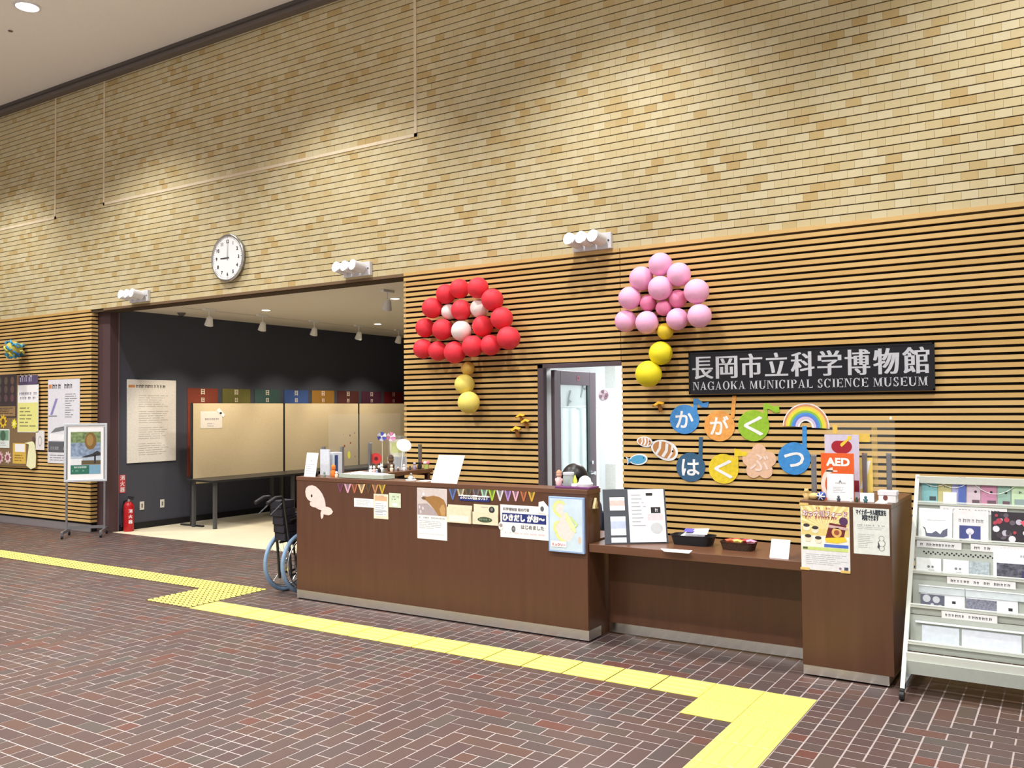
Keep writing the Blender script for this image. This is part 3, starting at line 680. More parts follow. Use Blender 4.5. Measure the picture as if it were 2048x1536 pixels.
t, d = sheet('poster', 'plain white notice headed マイナポータル on the end unit', 'poster', x0, z0, x1, z1, C((222, 228, 226)))
b = MB(); b.text(FF, 'マイナポータル閲覧室を', x0+W*.5, z0+H*.81, .026, C((44, 50, 66)), d, 'CENTER', width=W*.84, fat=.0010); b.text(FF, '利用できます', x0+W*.48, z0+H*.70, .026, C((44, 50, 66)), d, 'CENTER', width=W*.46, fat=.0012)
marks(b, FF, x0+W*.12, z0+H*.575, x0+W*.9, .009, gink, d); lines(b, FF, x0+W*.12, z0+H*.5, x1-W*.1, z0+H*.57, 2, lgink, d); lines(b, FF, x0+W*.12, z0+H*.12, x0+W*.62, z0+H*.42, 8, lgink, d, .5)
for v, r in ((.34, .016), (.24, .022), (.14, .017)): b.disc(FF, x0+W*.78, z0+H*v, r, d, gink); b.disc(FF, x0+W*.78, z0+H*v, r*.82, d+.0004, C((222, 228, 226)))
b.poly(FF, [(x0+W*.66, z0+H*.16), (x0+W*.7, z0+H*.26), (x0+W*.73, z0+H*.2), (x0+W*.72, z0+H*.12)], d+.0006, C((70, 72, 80))); b.build('print', t)

# ------------------------------------------------------------------ things on the reception counter
def tilted(name, label, cat, bl, br, h, lean, m, th=.004, fn=None, foot=True, group=None):
    """a card or board standing on its lower edge and leaning back; bl, br = ends of the lower edge"""
    bl, br = Vector(bl), Vector(br); R = (br-bl).normalized(); back = Vector((0, 0, 1)).cross(R)
    U = (Vector((0, 0, 1))*math.cos(lean)+back*math.sin(lean)); fr = Frame(bl, R, U); W = (br-bl).length
    t = thing(name, label, cat, (bl+br)/2, group=group)
    MB().fbox(fr, 0, 0, W, h, -th, 0, m).build('sheet', t)
    if foot:
        a = fr.p(W*.5, h*.7, -th); g = MB(); q = Vector((a.x, a.y, bl.z))+back*.04; g.add([fr.p(W*.35, h*.7, -th-.001), fr.p(W*.65, h*.7, -th-.001), q+R*W*.15, q-R*W*.15], [(0, 1, 2, 3)], m); g.build('easel_back', t)
    if fn:
        g = MB(); fn(g, fr, W, h); g.build('print', t)
    return t
def pr(g, fr, W, H): lines(g, fr, W*.1, H*.1, W*.9, H*.55, 5, lgink, .0006, .5); g.rect(fr, W*.42, H*.62, W*.55, H*.72, .0006, lgink)
a = at_z(603, 953, TZ); c = at_z(632, 956, TZ); a.y = max(a.y, FY+.03)
def onctr(px, py): q = at_z(px, py, TZ); q.y = min(max(q.y, FY+.035), FY+.19); q.x = q.x; return q
tilted('acrylic_sign', 'white slanted sign stand at the left end of the reception counter', 'sign', (-5.93, FY+.05, TZ), (-5.78, FY+.04, TZ), .215, math.radians(10), paper, fn=pr)
# tray of forms
q0 = at_y(680, 952, FY+.05); q1 = at_y(768, 955, FY+.05)
t = thing('paper_tray', 'low grey-green tray holding a white sheaf of forms', 'tray', ((q0.x+q1.x)/2, FY+.11, TZ))
b = MB(); b.box((q0.x, FY+.04, TZ), (q1.x, FY+.19, TZ+.004), C((176, 186, 170)))
for A_, B_ in (((q0.x, FY+.04), (q1.x, FY+.046)), ((q0.x, FY+.184), (q1.x, FY+.19)), ((q0.x, FY+.046), (q0.x+.006, FY+.184)), ((q1.x-.006, FY+.046), (q1.x, FY+.184))): b.box((A_[0], A_[1], TZ), (B_[0], B_[1], TZ+.038), C((176, 186, 170)))
b.build('tray', t)
b = MB(); b.box((q0.x+.01, FY+.05, TZ+.005), (q1.x-.012, FY+.18, TZ+.035), paper)
b.add([(q0.x+.02, FY+.05, TZ+.0355), (q1.x-.03, FY+.05, TZ+.0355), (q1.x-.05, FY+.17, TZ+.043), (q0.x+.12, FY+.17, TZ+.055)], [(0, 1, 2, 3)], paper); b.build('sheaf', t)
# figurines built from turned and moulded pieces
def figurine(name, label, pos, h, body, head, cat='figurine', ears=None, hat=None, group=None):
    x, y, z = pos; t = thing(name, label, cat, (x, y, z), group=group)
    MB().lathe((x, y, z), [(h*.20, 0), (h*.24, h*.12), (h*.22, h*.35), (h*.13, h*.56)], body, 14).build('body', t, 60)
    MB().ball((x, y, z+h*.72), (h*.2, h*.19, h*.2), head, 12, 8).build('head', t, 80)
    g = MB()
    for s in (-1, 1): g.ball((x+s*h*.24, y-.01*h, z+h*.36), (h*.07, h*.07, h*.13), body, 8, 6)
    g.build('arms', t, 80)
    if ears:
        g = MB()
        for s in (-1, 1): g.ball((x+s*h*.13, y, z+h*.9), (h*.06, h*.04, h*ears), head, 8, 6)
        g.build('ears', t, 80)
    if hat: MB().lathe((x, y, z+h*.84), [(h*.2, 0), (h*.16, h*.12), (h*.03, h*.22)], hat, 12).build('hat', t, 60)
    return t
OR = C((226, 120, 40)); BE = C((232, 214, 190)); WH = C((236, 236, 236)); GR = C((120, 140, 128)); BK = C((40, 38, 40)); PKs = C((236, 196, 196)); TE = C((62, 110, 116)); TN = C((206, 176, 118))
def onfront(px, Y=FY+.09): return at_y(px, 950, Y).x
figurine('toy_figure', 'small orange toy figure standing beside the shield post', (onfront(667, FY+.13), FY+.13, TZ), .105, OR, OR, hat=OR)
figurine('toy_figure', 'tiny white and beige toy figure next to the orange one', (onfront(673, FY+.06), FY+.06, TZ), .06, BE, WH)
figurine('toy_figure', 'tiny grey-green toy animal left of the orange figure', (onfront(649, FY+.06), FY+.06, TZ), .05, GR, GR, ears=.1)
g = MB(); x = onfront(632, FY+.1); g.ball((x, FY+.1, TZ+.022), (.026, .02, .022), BK, 12, 8); one(g, 'computer_mouse', 'small black rounded gadget behind the slanted sign', 'gadget', smooth=80)
# service bell and white papers
x = onfront(822, FY+.12); t = thing('service_bell', 'small chrome service bell with white base on the reception counter', 'bell', (x, FY+.12, TZ))
MB().lathe((x, FY+.12, TZ), [(.045, 0), (.045, .008), (.03, .01)], WH, 18).build('base', t, 50); MB().lathe((x, FY+.12, TZ+.01), [(.034, 0), (.03, .016), (.016, .03), (.006, .034)], chrome, 18).build('dome', t, 60); MB().ball((x, FY+.12, TZ+.052), .011, chrome, 10, 8).build('button', t, 80)
g = MB(); g.box((onfront(838), FY+.05, TZ), (onfront(858), FY+.17, TZ+.004), C((230, 236, 220))); one(g, 'notepad', 'flat pale notepad between the bell and the white board', 'notepad')
a = at_z(853, 966, TZ); c = at_z(913, 967.5, TZ)
tilted('white_board', 'large blank white board leaning on the reception counter', 'board', (a.x-.01, FY+.03, TZ), (c.x-.01, FY+.028, TZ), .245, math.radians(27), C((244, 245, 242)), .005)
# violet tray with desk things
xa, xb = onfront(1117), onfront(1188); t = thing('violet_mat', 'violet felt mat under the jar at the right end of the counter', 'mat', ((xa+xb)/2, FY+.1, TZ))
MB().box((xa, FY+.03, TZ), (xb-.01, FY+.19, TZ+.016), C((112, 62, 112))).build('mat', t, bevel=.004)
zt = TZ+.016
def jar(px, Y, r, h, label):
    x = onfront(px, Y); t = thing('glass_jar', label, 'jar', (x, Y, zt))
    MB().lathe((x, Y, zt), [(r*.94, 0), (r, .006), (r, h*.7), (r*.9, h*.78)], M('jar_glass', (178, 190, 188), .1, alpha=.75), 20).build('body', t, 50); MB().lathe((x, Y, zt+h*.78), [(r*.98, 0), (r*1.02, .004), (r*1.02, h*.18), (r*.9, h*.22)], C((206, 210, 222)), 20).build('lid', t, 50)
jar(1137, FY+.10, .042, .1, 'clear jar with a pale lid on the violet mat')
figurine('toy_figure', 'small peach pink doll at the left end of the violet mat', (onfront(1118, FY+.1), FY+.1, zt), .11, PKs, C((214, 170, 150)), hat=C((190, 140, 110)))
x = onfront(1150, FY+.1); t = thing('yellow_ornament', 'tiny yellow-green flame-shaped ornament on a white stand', 'ornament', (x, FY+.1, zt)); MB().lathe((x, FY+.1, zt), [(.03, 0), (.028, .016), (.01, .02)], WH, 14).build('stand', t, 50); MB().lathe((x, FY+.1, zt+.02), [(.012, 0), (.016, .02), (.004, .06)], C((214, 222, 90)), 12).build('flame', t, 60)
x = onfront(1170, FY+.1); t = thing('lidded_pot', 'round white lidded pot at the right end of the violet mat', 'pot', (x, FY+.1, zt)); MB().lathe((x, FY+.1, zt), [(.055, 0), (.06, .02), (.052, .03)], WH, 20).build('bowl', t, 50); MB().lathe((x, FY+.1, zt+.03), [(.05, 0), (.04, .03), (.02, .045), (.008, .048)], C((226, 226, 234)), 20).build('lid', t, 60)

# acrylic shield on the return counter
def post(x, y, h, label):
    t = thing('shield_post', label, 'post', (x, y, TZ), group='grey posts of the acrylic shields')
    MB().box((x-.014, y-.014, TZ+.006), (x+.014, y+.014, TZ+h), alu).build('post', t, bevel=.002); MB().box((x-.03, y-.03, TZ), (x+.03, y+.03, TZ+.006), alu).build('foot', t); MB().box((x-.015, y-.015, TZ+h), (x+.015, y+.015, TZ+h+.006), chrome).build('cap', t)
post(-5.90, 5.99, .255, 'grey shield post at the front of the return counter'); post(-5.83, 6.16, .25, 'second grey shield post, next to the navy-striped folder')
post(-5.84, 6.56, .27, 'grey shield post beside the red fan'); post(-5.80, 6.98, .32, 'dark grey shield post behind the leaflet stand'); post(-5.60, 7.04, .24, 'grey shield post in front of the slats, nearest the slatted wall')
t = thing('acrylic_shield', 'clear acrylic shield with tiny stickers on the return counter', 'shield', (-5.86, 6.5, TZ))
fs = Frame((-5.865, 0, 0), (0, 1, 0)); MB().fbox(fs, 6.02, TZ+.02, 7.05, TZ+.56, -.002, .002, glass_m).build('sheet', t)
def sx(px, py): q = at_x(px, py, -5.862); return q.y, q.z
for px, py, r, col, nn in ((689, 892, .012, (150, 40, 40), 5), (701, 886, .009, (140, 70, 60), 8), (698, 910, .02, (206, 206, 70), 12), (700, 871, .008, (110, 80, 90), 8), (709, 866, .006, (110, 80, 90), 8), (710, 913, .006, (120, 90, 70), 8), (687, 868, .005, (150, 140, 130), 8)):
    q = sx(px, py); MB().coin(fs, q[0], q[1], r, .0022, .0032, C(col), r*(1.8 if nn == 12 else 1.1), nn).build('sticker', t)
t = thing('clear_folder_stand', 'pale blue file box with a navy stripe behind the orange figure', 'file box', (-5.86, 6.07, TZ))
MB().box((-5.885, 6.01, TZ), (-5.80, 6.13, TZ+.205), M('pale_blue_plastic', (206, 216, 228), .3)).build('box', t, bevel=.003)
MB().box((-5.799, 6.03, TZ), (-5.792, 6.065, TZ+.18), C((48, 72, 124))).build('stripe', t)
g = MB(); g.box((-5.91, 5.955, TZ), (-5.80, 5.972, TZ+.235), M('pale_blue_sheet', (214, 222, 232), .4)); one(g, 'display_sheet', 'upright pale blue board between the first two shield posts', 'board')
# pinwheels, fan, leaflet stand
def rt(px, py): q = at_z(px, py, TZ); return q
def pinwheel(label, x, y, h, col, alt):
    t = thing('pinwheel', label, 'pinwheel', (x, y, TZ)); MB().cyl((x, y, TZ), (x, y, TZ+h), .003, C((222, 214, 180)), n=6).build('stick', t)
    fr = Frame((x, y-.005, TZ+h), (.84, .54, 0))
    for k in range(6):
        a = 2*PI*k/6; g = MB(); g.add([fr.p(0, 0, .004), fr.p(math.cos(a)*.045, math.sin(a)*.045, .012), fr.p(math.cos(a+.8)*.05, math.sin(a+.8)*.05, .002)], [(0, 1, 2)], C(col if k % 2 else alt)); g.build('vane', t)
    MB().coin(fr, 0, 0, .008, .012, .016, WH, n=10).build('hub', t)
pinwheel('blue and white foil pinwheel above the red fan', -5.735, 6.62, .335, (58, 74, 180), (200, 206, 232)); pinwheel('pink and white foil pinwheel in front of the leaflet stand', -5.72, 6.74, .33, (232, 130, 190), (246, 220, 236))
t = thing('paper_fan', 'round red paper fan standing on the return counter', 'fan', (-5.80, 6.60, TZ)); fr = Frame((-5.80, 6.605, TZ+.12), (.84, .54, 0)); MB().coin(fr, 0, 0, .055, 0, .004, C((206, 60, 58))).build('leaf', t); MB().coin(fr, 0.0, 0, .018, .004, .006, C((96, 30, 34))).build('centre', t); MB().cyl(fr.p(0, -.05, .002), fr.p(0, -.119, .002), .004, C((150, 110, 70)), n=6).build('handle', t)
t = thing('leaflet_stand', 'clear acrylic leaflet stand with yellow-green leaflets on the return counter', 'stand', (-5.72, 6.85, TZ)); fr = Frame((-5.80, 6.78, TZ), (.84, .54, 0))
MB().fbox(fr, 0, 0, .19, .34, -.003, 0, glass_m).build('back', t); MB().fbox(fr, .0, 0, .19, .13, .022, .025, M('frosted_acrylic', (210, 218, 226), .3, alpha=.55)).build('pocket', t); g = MB(); g.fbox(fr, .02, .005, .17, .30, .002, .016, C((214, 216, 196))); g.rect(fr, .03, .17, .16, .27, .0165, C((206, 216, 150))); g.rect(fr, .03, .105, .15, .115, .0165, ink); g.build('leaflets', t)
t = thing('white_fan', 'white oval hand fan leaning against the end of the return counter', 'fan', (-5.60, 6.80, TZ)); fr = Frame((-5.61, 6.80, TZ+.245), (.84, .54, 0)); MB().coin(fr, 0, 0, .075, 0, .004, C((246, 246, 248)), .062, 24, -.3).build('leaf', t); MB().cyl(fr.p(-.01, -.05, -.004), fr.p(-.03, -.244, -.004), .005, WH, n=6).build('handle', t)
figurine('toy_figure', 'dark brown carved figure between the red fan and the leaflet stand', (-5.66, 6.66, TZ), .15, C((84, 64, 46)), C((110, 84, 56)), hat=C((70, 52, 40)))
row = [('white toy rabbit', -5.60, 6.30, .075, WH, WH, .12), ('white and pink toy rabbit', -5.62, 6.37, .07, PKs, WH, .12), ('black and white toy panda', -5.585, 6.40, .075, BK, WH, .06), ('pale blue toy bird', -5.56, 6.34, .045, C((150, 166, 206)), WH, None), ('white folded paper crane', -5.64, 6.50, .08, WH, WH, .16), ('small grey toy mouse', -5.575, 6.46, .04, GR, GR, .05), ('cream toy bear', -5.60, 6.60, .07, BE, BE, .05), ('tiny brown toy hedgehog', -5.57, 6.66, .045, C((96, 76, 60)), BE, None), ('white toy cat', -5.57, 6.75, .065, WH, WH, .06), ('tiny dark toy seal', -5.56, 6.83, .045, C((60, 60, 66)), C((60, 60, 66)), None), ('violet toy owl', -5.60, 6.95, .075, C((170, 160, 190)), C((190, 184, 204)), .04), ('black toy penguin', -5.57, 6.99, .08, BK, BK, None)]
for nm, x, y, h, bm, hm, er in row: figurine('toy_animal', nm+' in the row along the return counter edge', (x, y, TZ), h, bm, hm, ears=er, group='toys along the return counter')
x, y = -5.545, 7.07; t = thing('flower_pot', 'tiny pot of pink and yellow flowers at the end of the return counter', 'flower pot', (x, y, TZ)); MB().lathe((x, y, TZ), [(.024, 0), (.03, .04), (.027, .042)], C((206, 222, 130)), 14).build('pot', t, 50)
for k, cc in enumerate(((236, 120, 150), (240, 170, 200), (236, 120, 150), (244, 230, 220))): MB().ball((x+.022*math.cos(k*1.6), y+.022*math.sin(k*1.6), TZ+.058), .018, C(cc), 10, 7).build('blossom', t, 80)

# ------------------------------------------------------------------ low shelf
fy = 6.12
a = at_z(1216, 1089, LZ); c = at_z(1337, 1087, LZ)
t = thing('display_binder', 'open black binder with a white page and photo cards leaning on the low shelf', 'binder', (-2.62, fy, LZ))
R_ = Vector((c.x-a.x, c.y-a.y, 0)); lean = math.radians(14); bk = Vector((0, 0, 1)).cross(R_.normalized()); fr = Frame((a.x, a.y, LZ), R_, Vector((0, 0, 1))*math.cos(lean)+bk*math.sin(lean)); W = R_.length; H = .40
MB().fbox(fr, -.02, 0, W, H, -.012, 0, M('binder_black', (72, 76, 84), .5)).build('cover', t, bevel=.003)
MB().fbox(fr, W*.37, .012, W*.97, H-.005, .001, .004, paper).build('page', t)
g = MB(); lines(g, fr, W*.42, H*.3, W*.66, H*.92, 9, lgink, .0046); g.rect(fr, W*.67, H*.87, W*.78, H*.92, .0046, ink); g.rect(fr, W*.74, H*.55, W*.90, H*.66, .0046, C((40, 34, 40))); marks(g, fr, W*.75, H*.575, W*.89, .024, C((210, 206, 212)), .005); g.rect(fr, W*.68, H*.42, W*.94, H*.54, .0046, C((222, 204, 210))); g.disc(fr, W*.82, H*.28, .045, .0052, C((196, 200, 204)), .04); g.build('print', t)
for v0, v1, c0, c1 in ((.61, .85, (214, 190, 186), (238, 238, 240)), (.16, .50, (184, 196, 222), (236, 238, 244)), (.03, .12, (238, 238, 240), (238, 238, 240))):
    g = MB(); g.fbox(fr, W*.06, H*v0, W*.31, H*v1, .001, .003, C(c1)); g.rect(fr, W*.06, H*(v0+(v1-v0)*.35), W*.31, H*(v0+(v1-v0)*.75), .0034, C(c0)); g.build('card', t)
g = MB(); zc = LZ; xx, yy = a.x-.035, a.y+.14; t = thing('spray_bottle', 'small white sanitizer bottle behind the binder', 'bottle', (xx, yy, zc)); MB().lathe((xx, yy, zc), [(.03, 0), (.032, .05), (.03, .1), (.013, .12)], WH, 16).build('body', t, 50); g.lathe((xx, yy, zc+.12), [(.012, 0), (.012, .03)], WH, 12); g.box((xx-.008, yy-.04, zc+.15), (xx+.008, yy+.012, zc+.165), WH); g.build('pump', t)
def tray_lathe(name, label, cat, x, y, rx, ry, h, m, wall_=.012):
    t = thing(name, label, cat, (x, y, LZ)); n = 28; prof = [(.86, 0), (1, h), (1.03, h), (.99, h-.006), (.86, .01)]
    g = MB(); P = []
    for s, z in prof:
        for i in range(n):
            an = 2*PI*i/n; cs, sn = math.cos(an), math.sin(an); e = .42; P.append((x+rx*s*math.copysign(abs(cs)**e, cs), y+ry*s*math.copysign(abs(sn)**e, sn), LZ+z))
    F = [(j*n+i, j*n+(i+1) % n, (j+1)*n+(i+1) % n, (j+1)*n+i) for j in range(len(prof)-1) for i in range(n)]+[tuple(range(n-1, -1, -1)), tuple((len(prof)-1)*n+i for i in range(n))]
    g.add(P, F, m); g.build('tray', t, 50); return t
q = at_z(1384, 1090, LZ); tx, ty = q.x, q.y+.03
tray_lathe('black_tray', 'black oblong plastic tray on the low shelf', 'tray', tx, ty, .155, .085, .07, black_p)
g = MB()
for k in range(3): g.add([(tx-.10+.02*k, ty-.05, LZ+.05+.012*k), (tx+.09+.015*k, ty-.05, LZ+.06+.012*k), (tx+.07+.015*k, ty+.055, LZ+.095+.01*k), (tx-.07+.02*k, ty+.055, LZ+.085+.01*k)], [(0, 1, 2, 3)], (C((196, 196, 216)), paper, C((226, 226, 234)))[k])
g.box((tx-.08, ty-.05, LZ+.012), (tx+.09, ty+.05, LZ+.05), paper); g.rect(Frame((tx-.06, ty-.04, LZ+.0905), (1, 0, 0), (0, 1, .4)), 0, 0, .07, .05, .003, C((92, 84, 168))); one(g, 'paper_bundle', 'bundle of white and lilac folded papers in the black tray', 'papers')
q = at_z(1475, 1100, LZ); tx, ty = q.x, q.y+.03
tray_lathe('wicker_basket', 'small dark brown oval basket on the low shelf', 'basket', tx, ty, .12, .075, .055, M('wicker', (66, 46, 34), .6, bump=.4, scale=120, var=.4))
for dx, dy, cc, nm in ((-.05, -.02, (206, 92, 60), 'orange folded paper star in the brown basket'), (.0, -.03, (230, 190, 100), 'yellow folded paper star in the brown basket'), (.05, .02, (168, 52, 56), 'red folded paper fan in the brown basket'), (-.02, .02, (188, 70, 66), 'dull red folded paper flower in the brown basket'), (.085, .0, (232, 150, 176), 'pink folded paper flower in the brown basket')):
    g = MB(); c0 = Vector((tx+dx, ty+dy, LZ+.058)); nn = 10
    P = [c0+Vector((0, 0, .018))]+[c0+Vector((math.cos(2*PI*i/nn)*(.045 if i % 2 else .026), math.sin(2*PI*i/nn)*(.04 if i % 2 else .024), .004*(i % 3))) for i in range(nn)]+[c0+Vector((0, 0, -.045))]
    g.add(P, [(0, 1+i, 1+(i+1) % nn) for i in range(nn)]+[(nn+1, 1+(i+1) % nn, 1+i) for i in range(nn)], C(cc)); one(g, 'paper_flower', nm, 'origami', 'folded paper in the basket')
a = at_y(1539, 1118, 5.79); c = at_y(1577, 1121, 5.785)
tilted('white_card', 'blank white folded card standing at the right of the low shelf', 'card', (a.x, a.y, LZ), (c.x, c.y, LZ), .125, math.radians(22), paper, .002)
P = [at_z(x, y, LZ+.001) for x, y in ((1321, 1097), (1385, 1101), (1378, 1107), (1328, 1103))]
g = MB(); g.add([(q.x, q.y, LZ+.0006) for q in P]+[(q.x, q.y, LZ+.002) for q in P], [(0, 1, 2, 3), (7, 6, 5, 4), (0, 4, 5, 1), (1, 5, 6, 2), (2, 6, 7, 3), (3, 7, 4, 0)], paper); one(g, 'paper_note', 'flat white paper lying in front of the black tray', 'paper')

# ------------------------------------------------------------------ top of the end unit
post(-1.44, 5.86, .275, 'grey shield post at the left of the AED sign'); post(-1.16, 6.02, .285, 'grey shield post right of the AED sign'); post(-1.02, 6.05, .285, 'grey shield post above the white gift box')
t = thing('acrylic_shield', 'clear acrylic shield with taped edges above the end unit', 'shield', (-1.2, 6.04, TZ)); fr = Frame((0, 6.045, 0)); MB().fbox(fr, -1.40, TZ+.03, -.98, TZ+.50, -.002, .002, glass_m).build('sheet', t)
MB().fbox(fr, -1.12, TZ+.08, -1.085, TZ+.46, .0025, .004, M('clear_tape', (226, 200, 130), .3, alpha=.22)).build('tape', t); MB().fbox(fr, -1.36, TZ+.415, -1.33, TZ+.47, .0025, .004, C((226, 190, 90))).build('tape', t); MB().fbox(fr, -1.24, TZ+.36, -1.13, TZ+.415, .0025, .004, M('yellow_tape', (240, 206, 96), .5, alpha=.8)).build('tape', t)
MB().lathe((-1.0, 6.03, TZ+.505), [(.006, 0), (.008, .01), (.003, .018)], WH, 10).build('hook', t, 50)
# AED sign
Ya = 5.84; fr = Frame((0, Ya, 0)); x0 = at_y(1642, 940, Ya).x; x1 = at_y(1708, 940, Ya).x; z1 = at_y(1650, 906, Ya).z; W = x1-x0; H = z1-TZ
t = thing('aed_sign', 'orange AED sign board standing on the end unit', 'sign', ((x0+x1)/2, Ya, TZ)); MB().fbox(fr, x0, TZ, x1, z1, -.004, 0, M('aed_orange', (226, 96, 38), .5)).build('board', t, bevel=.001)
g = MB(); g.text(fr, 'AED', x0+W*.52, TZ+H*.735, H*.165, paper, .0006, 'CENTER', width=W*.68, fat=.003); g.rect(fr, x0+W*.14, TZ+H*.60, x0+W*.5, TZ+H*.63, .0006, C((244, 214, 200)))
for k in range(18):
    a = PI*.55+k*PI*.9/18; a2 = a+PI*.9/18; u, v = x0+W*.42, TZ+H*.33
    g.poly(fr, [(u+math.cos(a)*.085, v+math.sin(a)*.11), (u+math.cos(a)*.06, v+math.sin(a)*.08), (u+math.cos(a2)*.06, v+math.sin(a2)*.08), (u+math.cos(a2)*.085, v+math.sin(a2)*.11)], .0006, C((246, 220, 206)))
g.build('lettering', t); MB().box((x0+.02, Ya+.004, TZ), (x1-.02, Ya+.05, TZ+.004), C((226, 96, 38))).build('foot', t)
tilted('white_notice', 'white notice card leaning in front of the AED sign', 'notice', (at_y(1654, 990, 5.80).x, 5.80, TZ), (at_y(1707, 990, 5.80).x, 5.80, TZ), .168, math.radians(4), paper, .002, fn=lambda g, f, W, H: (marks(g, f, W*.32, H*.62, W*.7, .01, gink, .0006), lines(g, f, W*.22, H*.28, W*.7, H*.52, 4, lgink, .0006), g.poly(f, [(W*.44, H*.68), (W*.5, H*.78), (W*.56, H*.68)], .0006, gink)), foot=False)
# lavender board with apple
Yb = 6.00; fr = Frame((0, Yb, 0)); x0 = at_y(1650, 940, Yb).x; x1 = at_y(1719, 940, Yb).x; z1 = at_y(1680, 869, Yb).z; W = x1-x0; H = z1-TZ
t = thing('apple_board', 'lavender board with a red apple and yellow arrow behind the AED sign', 'board', ((x0+x1)/2, Yb, TZ)); MB().fbox(fr, x0, TZ, x1, z1, -.004, 0, C((206, 200, 222))).build('board', t)
g = MB(); u, v = x0+W*.5, TZ+H*.81; rd = C((164, 34, 48)); pts = [(u+W*.30*math.cos(q)*(1 if True else 1), v+H*.12*(math.sin(q)-.25*max(0, math.sin(q))**6)) for q in [2*PI*i/36 for i in range(36)]]
g.poly(fr, pts, .0006, rd); g.poly(fr, [(u-W*.04, v+H*.02), (u-W*.02, v+H*.05), (u+W*.18, v+H*.13), (u+W*.16, v+H*.16), (u+W*.3, v+H*.17), (u+W*.27, v+H*.10), (u+W*.23, v+H*.115), (u+W*.06, v+H*.02), (u, v-.002)], .0012, C((240, 206, 70))); g.rect(fr, x0+W*.82, TZ+H*.10, x1-.003, TZ+H*.28, .0006, C((122, 30, 50))); g.build('print', t)
x0 = at_y(1716, 940, 6.02).x; x1 = at_y(1742, 940, 6.02).x; fr = Frame((0, 6.02, 0)); z1 = at_y(1725, 915, 6.02).z
g = MB(); g.fbox(fr, x0, TZ, x1+.01, z1, -.003, 0, C((232, 206, 110))); t = one(g, 'yellow_card', 'yellow card with a white slash beside the shield post on the end unit', 'card'); g = MB(); g.poly(fr, [(x0+.01, TZ+.06), (x0+.035, TZ+.06), (x1, z1-.02), (x1-.02, z1-.02)], .0006, paper); g.build('print', t)
# small things in front
def au(px, Y): return at_y(px, 990, Y).x
figurine('toy_bear', 'small golden toy bear lying at the left front of the end unit', (au(1613, 5.78), 5.78, TZ), .075, TN, TN, ears=.06); g = MB(); g.ball((au(1628, 5.79), 5.79, TZ+.022), (.034, .03, .022), TN, 12, 8); one(g, 'toy_cushion', 'round golden plush lump beside the toy bear', 'toy', smooth=80)
x = au(1643, 5.765); t = thing('toy_ball', 'small blue and white swirled ball at the foot of the AED sign', 'ball', (x, 5.765, TZ)); MB().ball((x, 5.765, TZ+.028), .028, C((52, 82, 160)), 18, 12).build('ball', t, 80); g = MB()
for k in range(4): g.tube([Vector((x, 5.765, TZ+.028))+Vector((math.sin(q)*math.cos(k), -abs(math.cos(q))*.9, math.sin(q)*math.sin(k))).normalized()*.0285 for q in [(-1+.25*i) for i in range(9)]], .003, WH, 5)
g.build('swirls', t)
figurine('toy_bird', 'tiny dark toy bird at the foot of the white notice', (au(1677, 5.75), 5.75, TZ), .04, C((70, 76, 90)), C((96, 100, 112))); figurine('toy_turtle', 'tiny dark green toy turtle right of the white notice', (au(1713, 5.76), 5.76, TZ), .035, C((46, 70, 52)), C((60, 84, 60)))
a = au(1720, 5.80); tilted('small_card', 'small white card above the teal toy fish on the end unit', 'card', (a, 5.80, TZ), (a+.08, 5.81, TZ), .055, math.radians(10), paper, .002)
figurine('toy_fish', 'small teal toy fish in front of the small white card', (au(1731, 5.755), 5.755, TZ), .045, TE, TE); figurine('paper_shell', 'tiny white paper shell left of the gift box', (au(1702, 5.75), 5.75, TZ), .035, WH, WH)
x = au(1758, 5.82); t = thing('gift_box', 'white gift box with a brown leaf mark at the right of the end unit', 'box', (x+.05, 5.85, TZ)); MB().box((x, 5.80, TZ), (x+.10, 5.88, TZ+.06), paper).build('box', t, bevel=.003); MB().box((x-.004, 5.796, TZ+.045), (x+.104, 5.884, TZ+.072), C((232, 232, 238))).build('lid', t, bevel=.003); MB().coin(Frame((0, 5.80, 0)), x+.04, TZ+.03, .014, .0005, .001, C((120, 66, 60)), .018, 8).build('mark', t)
g = MB(); x = au(1750, 5.77); g.add([(x, 5.75, TZ), (x+.06, 5.745, TZ), (x+.07, 5.79, TZ), (x+.01, 5.79, TZ), (x+.035, 5.77, TZ+.03)], [(0, 1, 4), (1, 2, 4), (2, 3, 4), (3, 0, 4), (3, 2, 1, 0)], WH); one(g, 'paper_boat', 'white folded paper boat in front of the gift box', 'origami')

# ------------------------------------------------------------------ museum sign
FWY = WY-.001; FS = Frame((0, FWY, 0))
SX0, SX1, SZ0, SZ1 = -2.862, -.905, 1.808, 2.170
t = thing('museum_sign', 'long black sign with silver Japanese and English museum name', 'sign', ((SX0+SX1)/2, FWY, SZ0))
sgn = M('sign_black', (22, 22, 28), .35); silver = M('silver_letter', (206, 208, 214), .35, .35)
MB().fbox(FS, SX0, SZ0, SX1, SZ1, 0, .035, sgn).build('board', t, bevel=.002)
g = MB()
for (u0, v0, u1, v1) in ((SX0, SZ0, SX1, SZ0+.012), (SX0, SZ1-.012, SX1, SZ1), (SX0, SZ0, SX0+.012, SZ1), (SX1-.012, SZ0, SX1, SZ1)): g.fbox(FS, u0, v0, u1, v1, .035, .040, sgn)
g.build('rim', t)
for k, ch in enumerate('長岡市立科学博物館'):
    u = SX0+.128+k*.2125; MB().text(FS, ch, u, SZ0+.148, .158, silver, .0365, 'CENTER', width=.178, xfat=.0068).build('letter', t)
